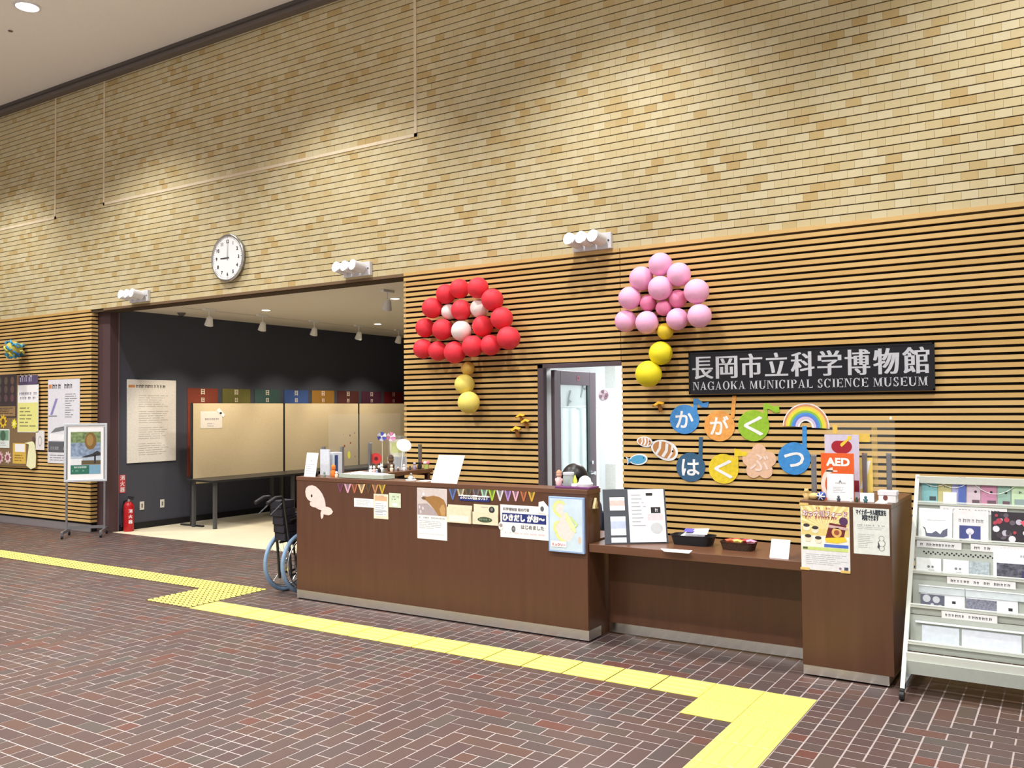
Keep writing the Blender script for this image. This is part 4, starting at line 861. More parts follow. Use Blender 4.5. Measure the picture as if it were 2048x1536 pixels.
def serif(g, ch, x, y, w, h, fr, d, m):
    """roman capitals with thick stems, thin strokes and bracket serifs"""
    T, n, s = h*.19, h*.06, h*.075
    def R(a, b_, c, e): g.rect(fr, x+a, y+b_, x+c, y+e, d, m)
    def P(pts): g.poly(fr, [(x+a, y+b_) for a, b_ in pts], d, m)
    def stem(a, th=T): R(a, 0, a+th, h); R(a-n, 0, a+th+n, s*.7); R(a-n, h-s*.7, a+th+n, h)
    def arc(cx_, cy_, rx, ry, a0, a1, tk, tn, k=18):
        for i in range(k):
            p0, p1 = a0+(a1-a0)*i/k, a0+(a1-a0)*(i+1)/k
            def th(q): return tn+(tk-tn)*abs(math.cos(q))**1.3
            P([(cx_+rx*math.cos(p0), cy_+ry*math.sin(p0)), (cx_+rx*math.cos(p1), cy_+ry*math.sin(p1)), (cx_+(rx-th(p1))*math.cos(p1), cy_+(ry-th(p1)*.9)*math.sin(p1)), (cx_+(rx-th(p0))*math.cos(p0), cy_+(ry-th(p0)*.9)*math.sin(p0))])
    if ch == 'I': stem(w*.5-T/2)
    elif ch == 'L': stem(n); R(n, 0, w, s); P([(w-s*1.2, s), (w, s), (w, h*.28)])
    elif ch == 'E':
        stem(n); R(n, 0, w, s); R(n, h-s, w, h); R(n+T, h*.47, w*.75, h*.54); P([(w-s*1.2, s), (w, s), (w, h*.27)]); P([(w-s*1.2, h-s), (w, h-s), (w, h*.74)]); R(w*.70, h*.36, w*.76, h*.65)
    elif ch == 'N': R(n*1.6, 0, n*1.6+n, h); R(0, 0, n*4, s*.7); R(0, h-s*.7, n*4, h); P([(n*1.6, h), (n*1.6+T*1.15, h), (w-n*1.6, 0), (w-n*1.6-n, 0)]); R(w-n*2.6, 0, w-n*1.6, h); R(w-n*4, h-s*.7, w, h)
    elif ch == 'M': R(n*1.4, 0, n*2.3, h); R(0, 0, n*4, s*.7); P([(n, h), (n+T, h), (w*.5+n, 0), (w*.5-n*.4, 0)]); P([(w-n*1.6-T*.7, h), (w-n*1.6-T*.7-n, h), (w*.5-n*.4, 0), (w*.5+n*.5, 0)]); R(w-n*1.6-T, 0, w-n*1.6, h); R(w-n*2.6-T, 0, w, s*.7); R(w-n*2-T, h-s*.7, w, h); R(0, h-s*.7, n+T, h)
    elif ch == 'A': P([(w*.46, h), (w*.54, h), (w*.9, 0), (w*.9-T*1.15, 0)]); P([(w*.46, h), (w*.5, h*.9), (w*.16, 0), (w*.08, 0)]); R(w*.2, h*.27, w*.72, h*.33); R(0, 0, w*.26, s*.7); R(w*.58, 0, w, s*.7)
    elif ch == 'K': stem(n); P([(n+T, h*.38), (n+T, h*.46), (w*.82, h), (w*.9, h)]); P([(w*.36, h*.58), (w*.5, h*.68), (w*.98, 0), (w*.98-T*1.3, 0)]); R(w*.64, h-s*.7, w, h); R(w*.62, 0, w*1.02, s*.7)
    elif ch == 'O': arc(w*.5, h*.5, w*.5, h*.52, 0, 2*PI, T, n, 30)
    elif ch in 'CG':
        arc(w*.5, h*.5, w*.5, h*.52, .75, 2*PI-.75, T, n, 24); R(w*.84, h*.68, w*.93, h)
        if ch == 'G': R(w*.72, h*.02, w*.72+T, h*.44); R(w*.58, h*.40, w*1.03, h*.46)
    elif ch == 'U': R(n, h*.3, n+T, h); R(0, h-s*.7, T+n*2, h); R(w-n*2.2, h*.3, w-n*1.2, h); R(w-n*3.4, h-s*.7, w, h); arc(w*.5-n*.1, h*.32, w*.5-n*1.1, h*.34, PI, 2*PI, T, n, 16)
    elif ch == 'P': stem(n); arc(w*.5, h*.74, w*.46, h*.26, -PI/2, PI/2, T, n, 14); R(n+T, h-s*.8, w*.52, h); R(n+T, h*.48, w*.52, h*.48+s*.8)
    elif ch == 'S': arc(w*.5, h*.74, w*.40, h*.28, .5, PI*1.2, T*.9, n, 14); arc(w*.5, h*.26, w*.44, h*.28, -PI*.85, PI*.45, T, n, 14); P([(w*.12, h*.62), (w*.3, h*.66), (w*.9, h*.38), (w*.72, h*.3)]); R(w*.78, h*.68, w*.86, h); R(w*.08, 0, w*.16, h*.32)
WD = dict(I=.42, L=.82, E=.84, N=1.0, M=1.18, A=1.0, K=1.02, O=1.0, C=.92, G=1.0, U=.98, P=.84, S=.74)
words = 'NAGAOKA MUNICIPAL SCIENCE MUSEUM'; tot = sum(.5 if c == ' ' else WD[c]+.16 for c in words); kk = (SX1-SX0-.075)/tot; u = SX0+.036
for c in words:
    if c != ' ':
        g = MB(); serif(g, c, u, SZ0+.036, WD[c]*kk, .070, FS, .0375, silver); g.build('letter', t); u += (WD[c]+.16)*kk
    else: u += .5*kk

# ------------------------------------------------------------------ paper decorations on the slats
def ws(x, y): q = at_y(1220+x*.33203, 480+y*.33203, WY); return q.x, q.z
def wr(r): return r*.33203/1771*8.0          # enlargement pixels -> metres at the wall
def note(label, c, r, col, stem, flag, kana, rot=0):
    u, v = ws(*c); rr = abs(ws(c[0]+r, c[1])[0]-ws(c[0]-r, c[1])[0])/2; rz = abs(ws(c[0], c[1]+r)[1]-ws(c[0], c[1]-r)[1])/2
    t = thing('note_cutout', label, 'paper note', (u, FWY, v-rz)); cm = M('felt_%d_%d_%d' % col, col, .85, var=.12, scale=30)
    MB().coin(FS, u, v, rr, .002, .006, cm, rz, 32).build('disc', t)
    (sx0, sy0), (sx1, sy1) = stem; a = ws(sx0, sy0); e = ws(sx1, sy1); hw = .017
    g = MB(); g.prism(FS, [(a[0]-hw, a[1]-.03), (a[0]+hw, a[1]-.03), (e[0]+hw, e[1]), (e[0]-hw, e[1])], .001, .005, cm); g.build('stem', t)
    if flag:
        g = MB(); g.prism(FS, [ws(*q) for q in flag], .003, .007, cm); g.build('flag', t)
    pl = M('paper_white_kana', (240, 240, 240), .8)
    MB().text(FS, kana, u, v-rz*.52, rz*.98, pl, .0072, 'CENTER', width=rr*1.18, fat=.0032).build('kana', t)
note('blue paper music note reading か', (450, 1080), 88, (74, 142, 206), ((515, 1010), (515, 960)), [(505, 955), (530, 955), (562, 982), (596, 976), (590, 1008), (555, 1008), (528, 985), (505, 985)], 'か')
note('orange paper music note reading が', (660, 1120), 92, (234, 164, 84), ((738, 1050), (750, 938)), None, 'が')
note('bright green paper music note reading く', (866, 1118), 94, (148, 190, 52), ((937, 1050), (937, 990)), [(926, 985), (955, 985), (985, 1003), (1018, 998), (1024, 1036), (1000, 1042), (960, 1018), (930, 1020)], 'く')
note('dark blue paper music note reading は', (487, 1368), 87, (58, 96, 128), ((545, 1300), (549, 1187)), None, 'は')
note('yellow paper music note reading く', (685, 1378), 90, (232, 204, 50), ((762, 1330), (762, 1262)), [(752, 1255), (800, 1275), (836, 1278), (820, 1302), (782, 1302), (755, 1300)], 'く')
note('blue paper music note reading つ at the right', (1110, 1316), 98, (66, 142, 210), ((1172, 1260), (1172, 1120)), None, 'つ')
u, v = ws(900, 1338); t = thing('flower_cutout', 'peach paper flower with faint white kana among the notes', 'paper flower', (u, FWY, v-.25)); R1 = abs(ws(1005, 1338)[0]-ws(795, 1338)[0])/2
def petal_r(q):
    best = .5
    for k in range(5):
        a = PI/2+2*PI*k/5; dlt = math.atan2(math.sin(q-a), math.cos(q-a)); rc, rr = .58, .42
        if abs(rc*math.sin(dlt)) < rr and math.cos(dlt) > 0: best = max(best, rc*math.cos(dlt)+math.sqrt(rr*rr-(rc*math.sin(dlt))**2))
    return best
pts = [(u+math.cos(q)*R1*petal_r(q), v+math.sin(q)*R1*1.02*petal_r(q)) for q in [2*PI*i/90 for i in range(90)]]
MB().prism(FS, pts, .002, .006, M('felt_peach', (228, 188, 158), .85, var=.08)).build('petals', t); MB().text(FS, 'ぶ', u, v-R1*.45, R1*.85, C((242, 216, 204)), .0072, 'CENTER', width=R1*1.05, fat=.002).build('kana', t)
# rainbow
u, v = ws(1180, 1128); R1 = abs(ws(1322, 1120)[0]-ws(1040, 1120)[0])/2; t = thing('rainbow_cutout', 'paper rainbow with white edging above the AED corner', 'rainbow', (u, FWY, v)); tilt = -.06
def band(r0, r1, d0, d1, m, nm):
    g = MB(); n = 24; q = [PI*i/n+tilt for i in range(n+1)]
    g.prism(FS, [(u+math.cos(a)*r1, v+math.sin(a)*r1*1.05) for a in q]+[(u+math.cos(a)*r0, v+math.sin(a)*r0*1.05) for a in reversed(q)], d0, d1, m); g.build(nm, t)
band(R1*.26, R1, .002, .004, paper, 'backing')
for k, cc in enumerate(((214, 150, 110), (238, 206, 90), (226, 222, 60), (140, 190, 80), (80, 150, 220), (96, 130, 216), (214, 196, 226))): band(R1*(.86-.085*k), R1*(.955-.085*k), .0042+.0001*k, .0052+.0001*k, C(cc), 'colour_band')
# fish
def fish(label, c, a, b_, base, stripes, rot, cat='paper fish', tail=None):
    u, v = ws(*c); A_ = a*.33203/1771*8.25; B_ = b_*.33203/1771*8.25; t = thing('fish_cutout', label, cat, (u, FWY, v-B_)); q = Frame(FS.p(u, v, 0), (math.cos(rot), 0, math.sin(rot)), (-math.sin(rot), 0, math.cos(rot)))
    g = MB(); n = 30; g.prism(q, [(A_*math.cos(s), B_*math.sin(s)*(1+.12*math.cos(s))) for s in [2*PI*i/n for i in range(n)]], .002, .005, paper)
    if tail: g.prism(q, [(-A_*.7, 0), (-A_*1.35, B_*.75), (-A_*1.2, 0), (-A_*1.3, -B_*.75)], .002, .005, paper)
    g.build('outline', t); g = MB()
    g.coin(q, 0, 0, A_*.84, .005, .0062, C(base), B_*.8); 
    if tail: g.prism(q, [(-A_*.75, 0), (-A_*1.22, B_*.55), (-A_*1.1, 0), (-A_*1.18, -B_*.55)], .005, .0062, C(base))
    g.build('body', t)
    g = MB()
    for s, w_ in stripes: g.poly(q, [(A_*s-w_, -B_*.72), (A_*s+w_, -B_*.74), (A_*(s+.12)+w_, 0), (A_*s+w_, B_*.74), (A_*s-w_, B_*.72), (A_*(s+.12)-w_, 0)], .0066, paper)
    g.disc(q, A_*.6, B_*.2, A_*.07, .0068, ink); g.build('markings', t)
fish('large orange and white striped paper fish beside the notes', (328, 1264), 86, 56, (196, 138, 84), [(-.45, .012), (.05, .014), (.45, .01)], -.35)
fish('small orange and white striped paper fish at upper left', (210, 1215), 50, 30, (206, 146, 100), [(-.4, .006), (0, .008), (.4, .006)], -.15); fish('small blue paper fish with white edge near the door', (172, 1322), 58, 32, (86, 164, 206), [], .12, tail=True)
# golden crafts on the slats
def craft(label, px, py, s=1., group=None):
    q = at_y(px, py, WY); t = thing('paper_craft', label, 'craft', (q.x, WY, q.z), group=group); gold = C((222, 166, 42)); br = C((150, 96, 34))
    g = MB(); n = 10; c0 = Vector((q.x, WY-.05*s, q.z+.012*s)); P = [c0+Vector((0, -.006, .03*s))]+[c0+Vector((math.cos(2*PI*i/n)*.06*s, math.sin(2*PI*i/n)*.035*s, (-.012 if i % 2 else .002)*s+math.cos(2*PI*i/n)*.012*s)) for i in range(n)]+[c0+Vector((0, 0, -.012*s))]
    g.add(P, [(0, 1+i, 1+(i+1) % n) for i in range(n)]+[(n+1, 1+(i+1) % n, 1+i) for i in range(n)], gold); g.build('cap', t, 30)
    MB().cyl((q.x+.006, WY-.05*s, q.z+.008*s), (q.x+.016*s, WY-.03*s, q.z-.055*s), .014*s, br, .02*s, 8).build('stem', t, 40); MB().cyl((q.x+.01*s, WY-.03*s, q.z-.02*s), (q.x+.01*s, WY+.001, q.z-.02*s), .006, br, n=6).build('hook', t)
craft('topmost of three golden paper mushrooms left of the door', 1045, 834, .9); craft('middle of three golden paper mushrooms left of the door', 1055, 845, .9); craft('lowest of three golden paper mushrooms left of the door', 1037, 861, 1.05); craft('single golden paper mushroom under the pink balloon flower', 1321, 811, .95)

# ------------------------------------------------------------------ balloons
def balloon(px, py, pr_, m, label, lift, group):
    d0 = at_y(px, py, WY-.13); depth = (d0-EYE).dot(CF); r = pr_/FPX*depth; Y = WY-.03-r-lift
    c = at_y(px, py, Y); r = pr_/FPX*(c-EYE).dot(CF); t = thing('balloon', label, 'balloon', c, group=group); a = random.uniform(0, 6.28)
    dv = Vector((math.cos(a)*.35, .9, math.sin(a)*.35)).normalized()
    # body: sphere drawn out a little towards the knot
    g = MB(); nu, nv = 24, 14; q = dv.to_track_quat('Z', 'Y'); P = []
    for j in range(nv+1):
        th = PI*j/nv; z = -math.cos(th); k = 1+.06*max(0, z)**2
        if j in (0, nv): P.append(c+(q@Vector((0, 0, z*k)))*r); continue
        for i in range(nu): P.append(c+(q@Vector((math.sin(th)*math.cos(2*PI*i/nu), math.sin(th)*math.sin(2*PI*i/nu), z*k)))*r)
    F = [(0, 1+(i+1) % nu, 1+i) for i in range(nu)]
    for j in range(nv-2):
        for i in range(nu): F.append((1+j*nu+i, 1+j*nu+(i+1) % nu, 1+(j+1)*nu+(i+1) % nu, 1+(j+1)*nu+i))
    F += [(1+(nv-2)*nu+i, 1+(nv-2)*nu+(i+1) % nu, len(P)-1) for i in range(nu)]
    g.add(P, F, m); g.build('body', t, 80)
    MB().cyl(c+dv*r*1.04, c+dv*(r*1.04+.018), .004, m, .009, 8).build('knot', t, 40)
def lat(nm, c): return M('latex_'+nm, c, .55, spec=.3, var=.02)
RED, WHT, YEL, TAN, PNK, DPK, LEM = lat('red', (232, 58, 72)), lat('white', (238, 226, 222)), lat('yellow', (238, 220, 112)), lat('amber', (214, 174, 84)), lat('pink', (247, 184, 220)), lat('rose', (232, 136, 174)), lat('lemon', (238, 222, 44))
GA, GB = 'balloons of the red balloon flower', 'balloons of the pink balloon flower'
def ra(x, y, r): return 800+x*.28643, 520+y*.28643, r*.28643
od = ['leftmost', 'second from left', 'third from left', 'fourth from left', 'fifth from left', 'rightmost']
for nm, L in (('the curved top row', [(320, 238, 70, 0), (415, 200, 69, .03), (545, 195, 75, .05), (645, 278, 78, .07)]), ('the middle row', [(175, 473, 68, 0), (297, 485, 74, .04), (577, 463, 75, .01)]), ('the bottom row', [(160, 620, 69, .0), (265, 635, 69, .02), (383, 645, 78, .06), (507, 603, 76, .08), (633, 595, 73, .04), (757, 545, 82, .08)])):
    for k, (x, y, r, l) in enumerate(L):
        w_ = od[k] if k < len(L)-1 else 'rightmost'
        balloon(*ra(x, y, r), RED, 'red balloon, %s in %s of the red flower' % (w_, nm), l, GA)
balloon(*ra(225, 335, 73), RED, 'red balloon at the upper left shoulder of the red flower, beside a small white balloon', .03, GA); balloon(*ra(428, 350, 73), RED, 'red balloon between two white ones at the heart of the red flower', .05, GA); balloon(*ra(710, 408, 79), RED, 'red balloon at the far right shoulder of the red flower', .06, GA)
balloon(*ra(342, 362, 55), WHT, 'small white balloon at the left of the red flower', .0, GA); balloon(*ra(555, 338, 66), WHT, 'white balloon at the upper right inside the red flower', .0, GA); balloon(*ra(428, 495, 72), WHT, 'white balloon at the bottom centre inside the red flower', .07, GA)
balloon(*ra(473, 757, 48), TAN, 'small amber balloon at the top of the red flower stem', 0, GA); balloon(*ra(450, 868, 70), YEL, 'pale yellow balloon, middle of the red flower stem', 0, GA); balloon(*ra(480, 995, 78), YEL, 'yellow balloon at the bottom of the red flower stem', .01, GA)
def rb(x, y, r): return 1220+x*.33203, 480+y*.33203, r*.33203
for x, y, r, m, lb, l in ((303, 148, 72, PNK, 'pink balloon at the very top of the pink flower', .02), (188, 232, 73, PNK, 'pink balloon at the upper left of the pink flower', 0), (415, 208, 72, PNK, 'pink balloon at the upper right of the pink flower', .03), (303, 290, 74, PNK, 'pink balloon at the centre of the pink flower', .06), (521, 310, 76, PNK, 'pink balloon at the right shoulder of the pink flower', .05), (118, 350, 69, PNK, 'pink balloon at the left shoulder of the pink flower', .03), (230, 380, 51, DPK, 'small rose balloon, left of the three at the heart of the pink flower', .01), (408, 355, 56, DPK, 'small rose balloon, right of the three at the heart of the pink flower', .01), (323, 410, 48, DPK, 'smallest rose balloon, lowest of the three at the heart of the pink flower', .05), (95, 488, 67, PNK, 'pink balloon at the lower left tip of the pink flower', .0), (223, 497, 70, PNK, 'pink balloon, second from left at the bottom of the pink flower', .05), (405, 477, 67, PNK, 'pink balloon, second from right at the bottom of the pink flower', .03), (539, 457, 73, PNK, 'pink balloon at the lower right tip of the pink flower', .07), (333, 550, 50, lat('gold', (232, 202, 60)), 'small golden balloon at the top of the pink flower stem', .02), (305, 682, 72, LEM, 'lemon yellow balloon, middle of the pink flower stem', 0), (232, 807, 80, LEM, 'large lemon yellow balloon at the bottom of the pink flower stem', .02)):
    balloon(*rb(x, y, r), m, lb, l, GB)

# ------------------------------------------------------------------ left wall: notice board, posters, ribbon ball
bx0, bx1, bz0, bz1 = -14.75, -13.20, .885, 2.275
t = thing('notice_board', 'brown notice board at far left on the slatted wall', 'notice board', ((bx0+bx1)/2, FWY, bz0))
MB().fbox(FS, bx0, bz0, bx1, bz1, 0, .03, M('board_brown', (128, 104, 74), .8, var=.06)).build('board', t, bevel=.003)
FB = Frame((0, FWY-.03, 0))
def wl(px, py): q = at_y(px, py, FWY-.03); return q.x, q.z
def bsheet(name, label, tl_, br_, m, fn, cat='poster', fr=FB):
    a = wl(*tl_); c = wl(*br_); x0, z1 = a; x1, z0 = c
    t = thing(name, label, cat, ((x0+x1)/2, fr.O.y, z0)); MB().fbox(fr, x0, z0, x1, z1, .0008, .003, m).build('sheet', t); g = MB(); fn(g, x0, z0, x1, z1, .0036); g.build('print', t)
def dk_photo(g, x0, z0, x1, z1, d):
    for i in range(3):
        for j in range(3): g.disc(FB, x0+(x1-x0)*(.2+.3*i), z0+(z1-z0)*(.45+.2*j), .05, d, C((86+10*i, 74+6*j, 76)), .06)
    g.rect(FB, x0+.03, z0+.02, x1-.03, z0+(z1-z0)*.26, d, C((150, 122, 84))); lines(g, FB, x0+.05, z0+.05, x1-.06, z0+(z1-z0)*.24, 4, ink, d+.0006)
bsheet('poster', 'dark poster with rows of round portraits on the notice board', (-8, 750), (33, 835), C((62, 50, 54)), dk_photo)
def ymemo(g, x0, z0, x1, z1, d):
    h = z1-z0; g.rect(FB, x0+.01, z0+.01, x1-.01, z0+h*.62, d, C((228, 226, 140))); marks(g, FB, x0+.05, z0+h*.78, x1-.04, .045, C((84, 84, 120)), d); marks(g, FB, x0+.07, z0+h*.69, x1-.06, .04, C((84, 84, 120)), d); lines(g, FB, x0+.06, z0+h*.1, x1-.05, z0+h*.55, 6, C((130, 126, 90)), d+.0006, .5)
bsheet('poster', 'white and yellow notice hanging over the right edge of the notice board', (36, 770), (77, 865), paper, ymemo)
bsheet('poster', 'violet printed banner at the top right of the notice board', (38, 752), (76, 769), C((88, 76, 110)), lambda g, x0, z0, x1, z1, d: marks(g, FB, x0+.04, z0+.05, x1-.03, .11, C((190, 182, 206)), d))
def grn(g, x0, z0, x1, z1, d):
    h = z1-z0; g.rect(FB, x0+.02, z0+h*.4, x1-.02, z1-.02, d, C((120, 158, 132))); g.disc(FB, (x0+x1)/2, z0+h*.65, .08, d+.0006, C((74, 104, 84))); lines(g, FB, x0+.03, z0+.03, x1-.04, z0+h*.35, 3, gink, d)
bsheet('poster', 'small pale poster with a green landscape on the notice board', (-6, 858), (19, 896), C((226, 234, 230)), grn)
bsheet('poster', 'small white sheet overlapping the right edge of the notice board', (72, 861), (89, 900), C((226, 222, 222)), lambda g, x0, z0, x1, z1, d: (g.disc(FB, (x0+x1)/2, z0+(z1-z0)*.45, .05, d, C((176, 176, 176)), .08), g.disc(FB, (x0+x1)/2, z0+(z1-z0)*.45, .035, d+.0006, C((226, 222, 222)), .06)))
bsheet('poster', 'small golden poster with a white box on the lower notice board', (26, 886), (52, 928), C((214, 178, 80)), lambda g, x0, z0, x1, z1, d: (g.rect(FB, x0+.06, z0+.18, x1-.03, z0+.3, d, paper), lines(g, FB, x0+.05, z0+.03, x1-.05, z0+.15, 3, C((130, 100, 40)), d)))
def fl_cut(label, px, py, r, col, mid, cat='paper flower'):
    u, v = wl(px, py); t = thing('flower_cutout', label, cat, (u, FWY-.03, v-r)); n = 40
    MB().prism(FB, [(u+math.cos(q)*r*(.82+.18*math.cos(9*q)), v+math.sin(q)*r*(.82+.18*math.cos(9*q))) for q in [2*PI*i/n for i in range(n)]], .001, .006, C(col)).build('petals', t); MB().coin(FB, u, v, r*.42, .006, .009, C(mid)).build('centre', t)
fl_cut('yellow paper sunflower on the notice board', 7, 843, .11, (224, 190, 60), (110, 76, 46)); fl_cut('small lemon paper flower on the notice board', 29, 848, .08, (224, 214, 62), (240, 232, 130)); fl_cut('pink paper flower at the bottom left of the notice board', 1, 915, .1, (214, 178, 190), (150, 80, 96)); fl_cut('pink and white paper flower at the bottom of the notice board', 16, 915, .1, (226, 200, 200), (150, 84, 100))
u, v = wl(64, 905); t = thing('person_cutout', 'pale yellow paper dress shape on the lower right of the notice board', 'cutout', (u, FWY-.03, v-.25)); MB().prism(FB, [(u-.07, v+.12), (u-.2, v+.14), (u-.06, v+.16), (u+.04, v+.17), (u+.09, v+.1), (u+.12, v-.05), (u+.11, v-.22), (u-.02, v-.25), (u-.14, v-.2), (u-.1, v-.02)], .004, .008, C((234, 234, 190))).build('dress', t); MB().coin(FB, u+.05, v+.2, .04, .004, .009, C((96, 74, 76))).build('head', t)
# tall poster beside the board
x0, x1, z0, z1 = -12.91, -12.10, .955, 2.185; W = x1-x0; H = z1-z0
t = thing('poster', 'tall pale grey poster with a violet stroke beside the notice board', 'poster', ((x0+x1)/2, FWY, z0)); MB().fbox(FS, x0, z0, x1, z1, .001, .008, C((220, 220, 228))).build('panel', t)
g = MB(); d = .009; g.rect(FS, x0+.02, z1-.13, x0+.1, z1-.07, d, C((206, 140, 90))); marks(g, FS, x0+.12, z1-.135, x1-.06, .07, ink, d); g.poly(FS, [(x0+.06, z1-.52), (x0+.12, z1-.52), (x0+.26, z1-.28), (x0+.2, z1-.28)], d, C((140, 134, 190))); g.rect(FS, x0+.02, z1-.545, x0+.24, z1-.53, d, gink); lines(g, FS, x0+W*.55, z0+H*.54, x1-.06, z1-.2, 11, gink, d, .6)
g.poly(FS, [(x0+.08, z0+H*.36), (x0+.2, z0+H*.42), (x0+.4, z0+H*.44), (x0+.7, z0+H*.46), (x0+.78, z0+H*.42), (x0+.5, z0+H*.40), (x0+.3, z0+H*.38)], d, C((120, 124, 126))); g.rect(FS, x0+.02, z0+H*.13, x0+.75, z0+H*.26, d, C((92, 94, 100))); marks(g, FS, x0+.08, z0+H*.16, x0+.7, .05, C((170, 172, 178)), d+.0008); g.rect(FS, x0+.05, z0+H*.27, x0+.75, z0+H*.35, d, C((238, 238, 242))); lines(g, FS, x0+.06, z0+.03, x0+.6, z0+H*.11, 3, gink, d); g.build('print', t)
# ribbon ball
q = at_y(27, 698, WY-.16); t = thing('ribbon_ball', 'hanging ball of blue and yellow ribbons at far left', 'decoration', (q.x, q.y, q.z)); MB().ball(q, .115, C((196, 186, 90)), 14, 10).build('core', t, 80)
for k in range(26):
    a = random.uniform(0, 2*PI); h = random.uniform(-.9, .95); s = math.sqrt(1-h*h); n = Vector((math.cos(a)*s, math.sin(a)*s, h)); x = n.cross(Vector((.3, .2, .9))).normalized(); y = n.cross(x); c0 = q+n*.11
    col = C(random.choice([(58, 140, 190), (76, 160, 206), (206, 204, 90), (222, 218, 130), (44, 112, 170)]) if h < .2 else random.choice([(58, 140, 190), (76, 160, 206), (206, 210, 110)]))
    g = MB(); g.tube([c0-x*.04, c0-x*.03+n*.03+y*.02, c0+n*.045, c0+x*.03+n*.03-y*.02, c0+x*.04], .014, col, 6); g.build('ribbon_loop', t, 60)
MB().cyl(q+Vector((0, .10, 0)), (q.x, WY, q.z), .008, black_p, n=6).build('hook', t)

# ------------------------------------------------------------------ poster stand, extinguisher
ang = math.atan2(.84, .54)
t = thing('poster_stand', 'grey wheeled poster stand with a framed landscape poster by the column', 'poster stand', (-11.535, 7.14, 0), math.radians(47), local=True)
fr = Frame((0, 0, 0))
g = MB(); z0, z1, hw = .745, 1.545, .272; al = M('silver_frame', (206, 212, 220), .35, .3)
for u0, v0, u1, v1 in ((-hw, z0, hw, z0+.03), (-hw, z1-.03, hw, z1), (-hw, z0+.03, -hw+.03, z1-.03), (hw-.03, z0+.03, hw, z1-.03)): g.fbox(fr, u0, v0, u1, v1, -.012, .014, al)
g.build('frame', t, bevel=.003); MB().fbox(fr, -hw+.03, z0+.03, hw-.03, z1-.03, -.006, .002, paper).build('mount', t)
g = MB(); d = .003; a0, a1, b0, b1 = -.19, .19, z0+.105, z1-.115; W = a1-a0; H = b1-b0
g.rect(fr, a0, b0, a1, b1, d, C((176, 190, 206)))
g.rect(fr, a0, b0+H*.72, a1, b1, d+.0004, M('foliage_print', (120, 140, 96), .7, var=.5, scale=24)); g.rect(fr, a0, b0+H*.42, a1, b0+H*.74, d+.0006, M('water_print', (132, 150, 176), .7, var=.4, scale=22))
g.disc(fr, a0+W*.66, b0+H*.78, .075, d+.001, C((126, 96, 52)), .12); g.disc(fr, a0+W*.64, b0+H*.80, .045, d+.0014, C((160, 128, 74)), .08)
g.poly(fr, [(a0+W*.35, b0+H*.40), (a0+W*.72, b0+H*.48), (a0+W*.88, b0+H*.55), (a1, b0+H*.5), (a1, b0+H*.44), (a0+W*.5, b0+H*.39)], d+.0012, C((52, 52, 56))); g.rect(fr, a0+W*.78, b0+H*.25, a0+W*.84, b0+H*.46, d+.0012, C((52, 52, 56))); g.rect(fr, a0, b0+H*.22, a0+W*.4, b0+H*.36, d+.0008, C((222, 226, 230))); g.rect(fr, a0+W*.36, b0+H*.22, a1, b0+H*.32, d+.001, C((96, 84, 60)))
g.rect(fr, a0, b0, a1, b0+H*.21, d+.0014, C((46, 110, 92))); g.rect(fr, a0+W*.62, b0, a1, b0+H*.21, d+.0016, C((120, 164, 190))); marks(g, fr, a0+.02, b0+H*.14, a0+W*.6, .024, C((226, 236, 232)), d+.0022); marks(g, fr, a0+.02, b0+H*.06, a0+W*.5, .02, C((150, 200, 180)), d+.0022); g.build('poster', t)
for s in (-1, 1):
    MB().box((s*.24-.012, -.004, .10), (s*.24+.012, .022, z1-.05), alu).build('upright', t); o = MB().box((s*.24-.016, -.26, .062), (s*.24+.016, .20, .098), alu).build('foot', t, bevel=.004)
    for y in (-.24, .18):
        c = MB(); c.cyl((s*.24-.012, y, .026), (s*.24+.012, y, .026), .026, black_p, n=14); c.box((s*.24-.014, y-.012, .035), (s*.24+.014, y+.012, .064), alu); c.build('caster', o)
MB().box((-.23, .004, .10), (.23, .02, .14), alu).build('cross_bar', t)
ex, ey = -11.44, 7.735; t = thing('fire_extinguisher', 'red fire extinguisher standing at the foot of the column', 'fire extinguisher', (ex, ey, 0)); rd = M('extinguisher_red', (178, 26, 34), .3)
MB().lathe((ex, ey, 0.001), [(.066, 0), (.07, .012), (.07, .35), (.062, .385), (.035, .415), (.024, .42)], rd, 22).build('cylinder', t, 50); g = MB(); g.lathe((ex, ey, .42), [(.022, 0), (.022, .035), (.016, .04)], chrome, 14); g.build('valve', t, 40)
g = MB(); g.box((ex-.012, ey-.01, .455), (ex+.10, ey+.01, .468), black_p); g.box((ex-.012, ey-.01, .48), (ex+.11, ey+.01, .493), black_p); g.build('lever', t)
MB().tube([(ex-.02, ey, .44), (ex-.08, ey-.02, .42), (ex-.10, ey-.03, .3), (ex-.09, ey-.04, .14), (ex-.085, ey-.05, .1)], .011, black_p).build('hose', t, 60); MB().cyl((ex-.085, ey-.05, .11), (ex-.083, ey-.052, .06), .014, black_p, .02, 10).build('nozzle', t, 40)
fe_ = Frame((ex, ey, 0), (.54, .84, 0)); g = MB()
for k, ch in enumerate('消火器'): g.text(fe_, ch, .022, .27-.075*k, .04, paper, .0725, 'CENTER', fat=.001)
g.build('lettering', t)
g = MB(); fg = Frame((-11.53, 0, 0), (0, 1, 0)); q = at_x(238, 970, -11.533)
fcol = Frame((0, 7.548, 0)); q = at_y(237.5, 969, 7.60); fx = Frame((-11.549, 0, 0), (0, 1, 0)); yy = 7.705
t = thing('extinguisher_label', 'small red vertical label reading 消火器 above the extinguisher', 'label', (-11.549, yy, .5)); MB().fbox(fx, yy-.05, .54, yy+.05, .80, .0005, .003, C((190, 60, 66))).build('plate', t)
g = MB()
for k, ch in enumerate('消火器'): g.text(fx, ch, yy, .73-.085*k, .055, paper, .0036, 'CENTER', fat=.001)
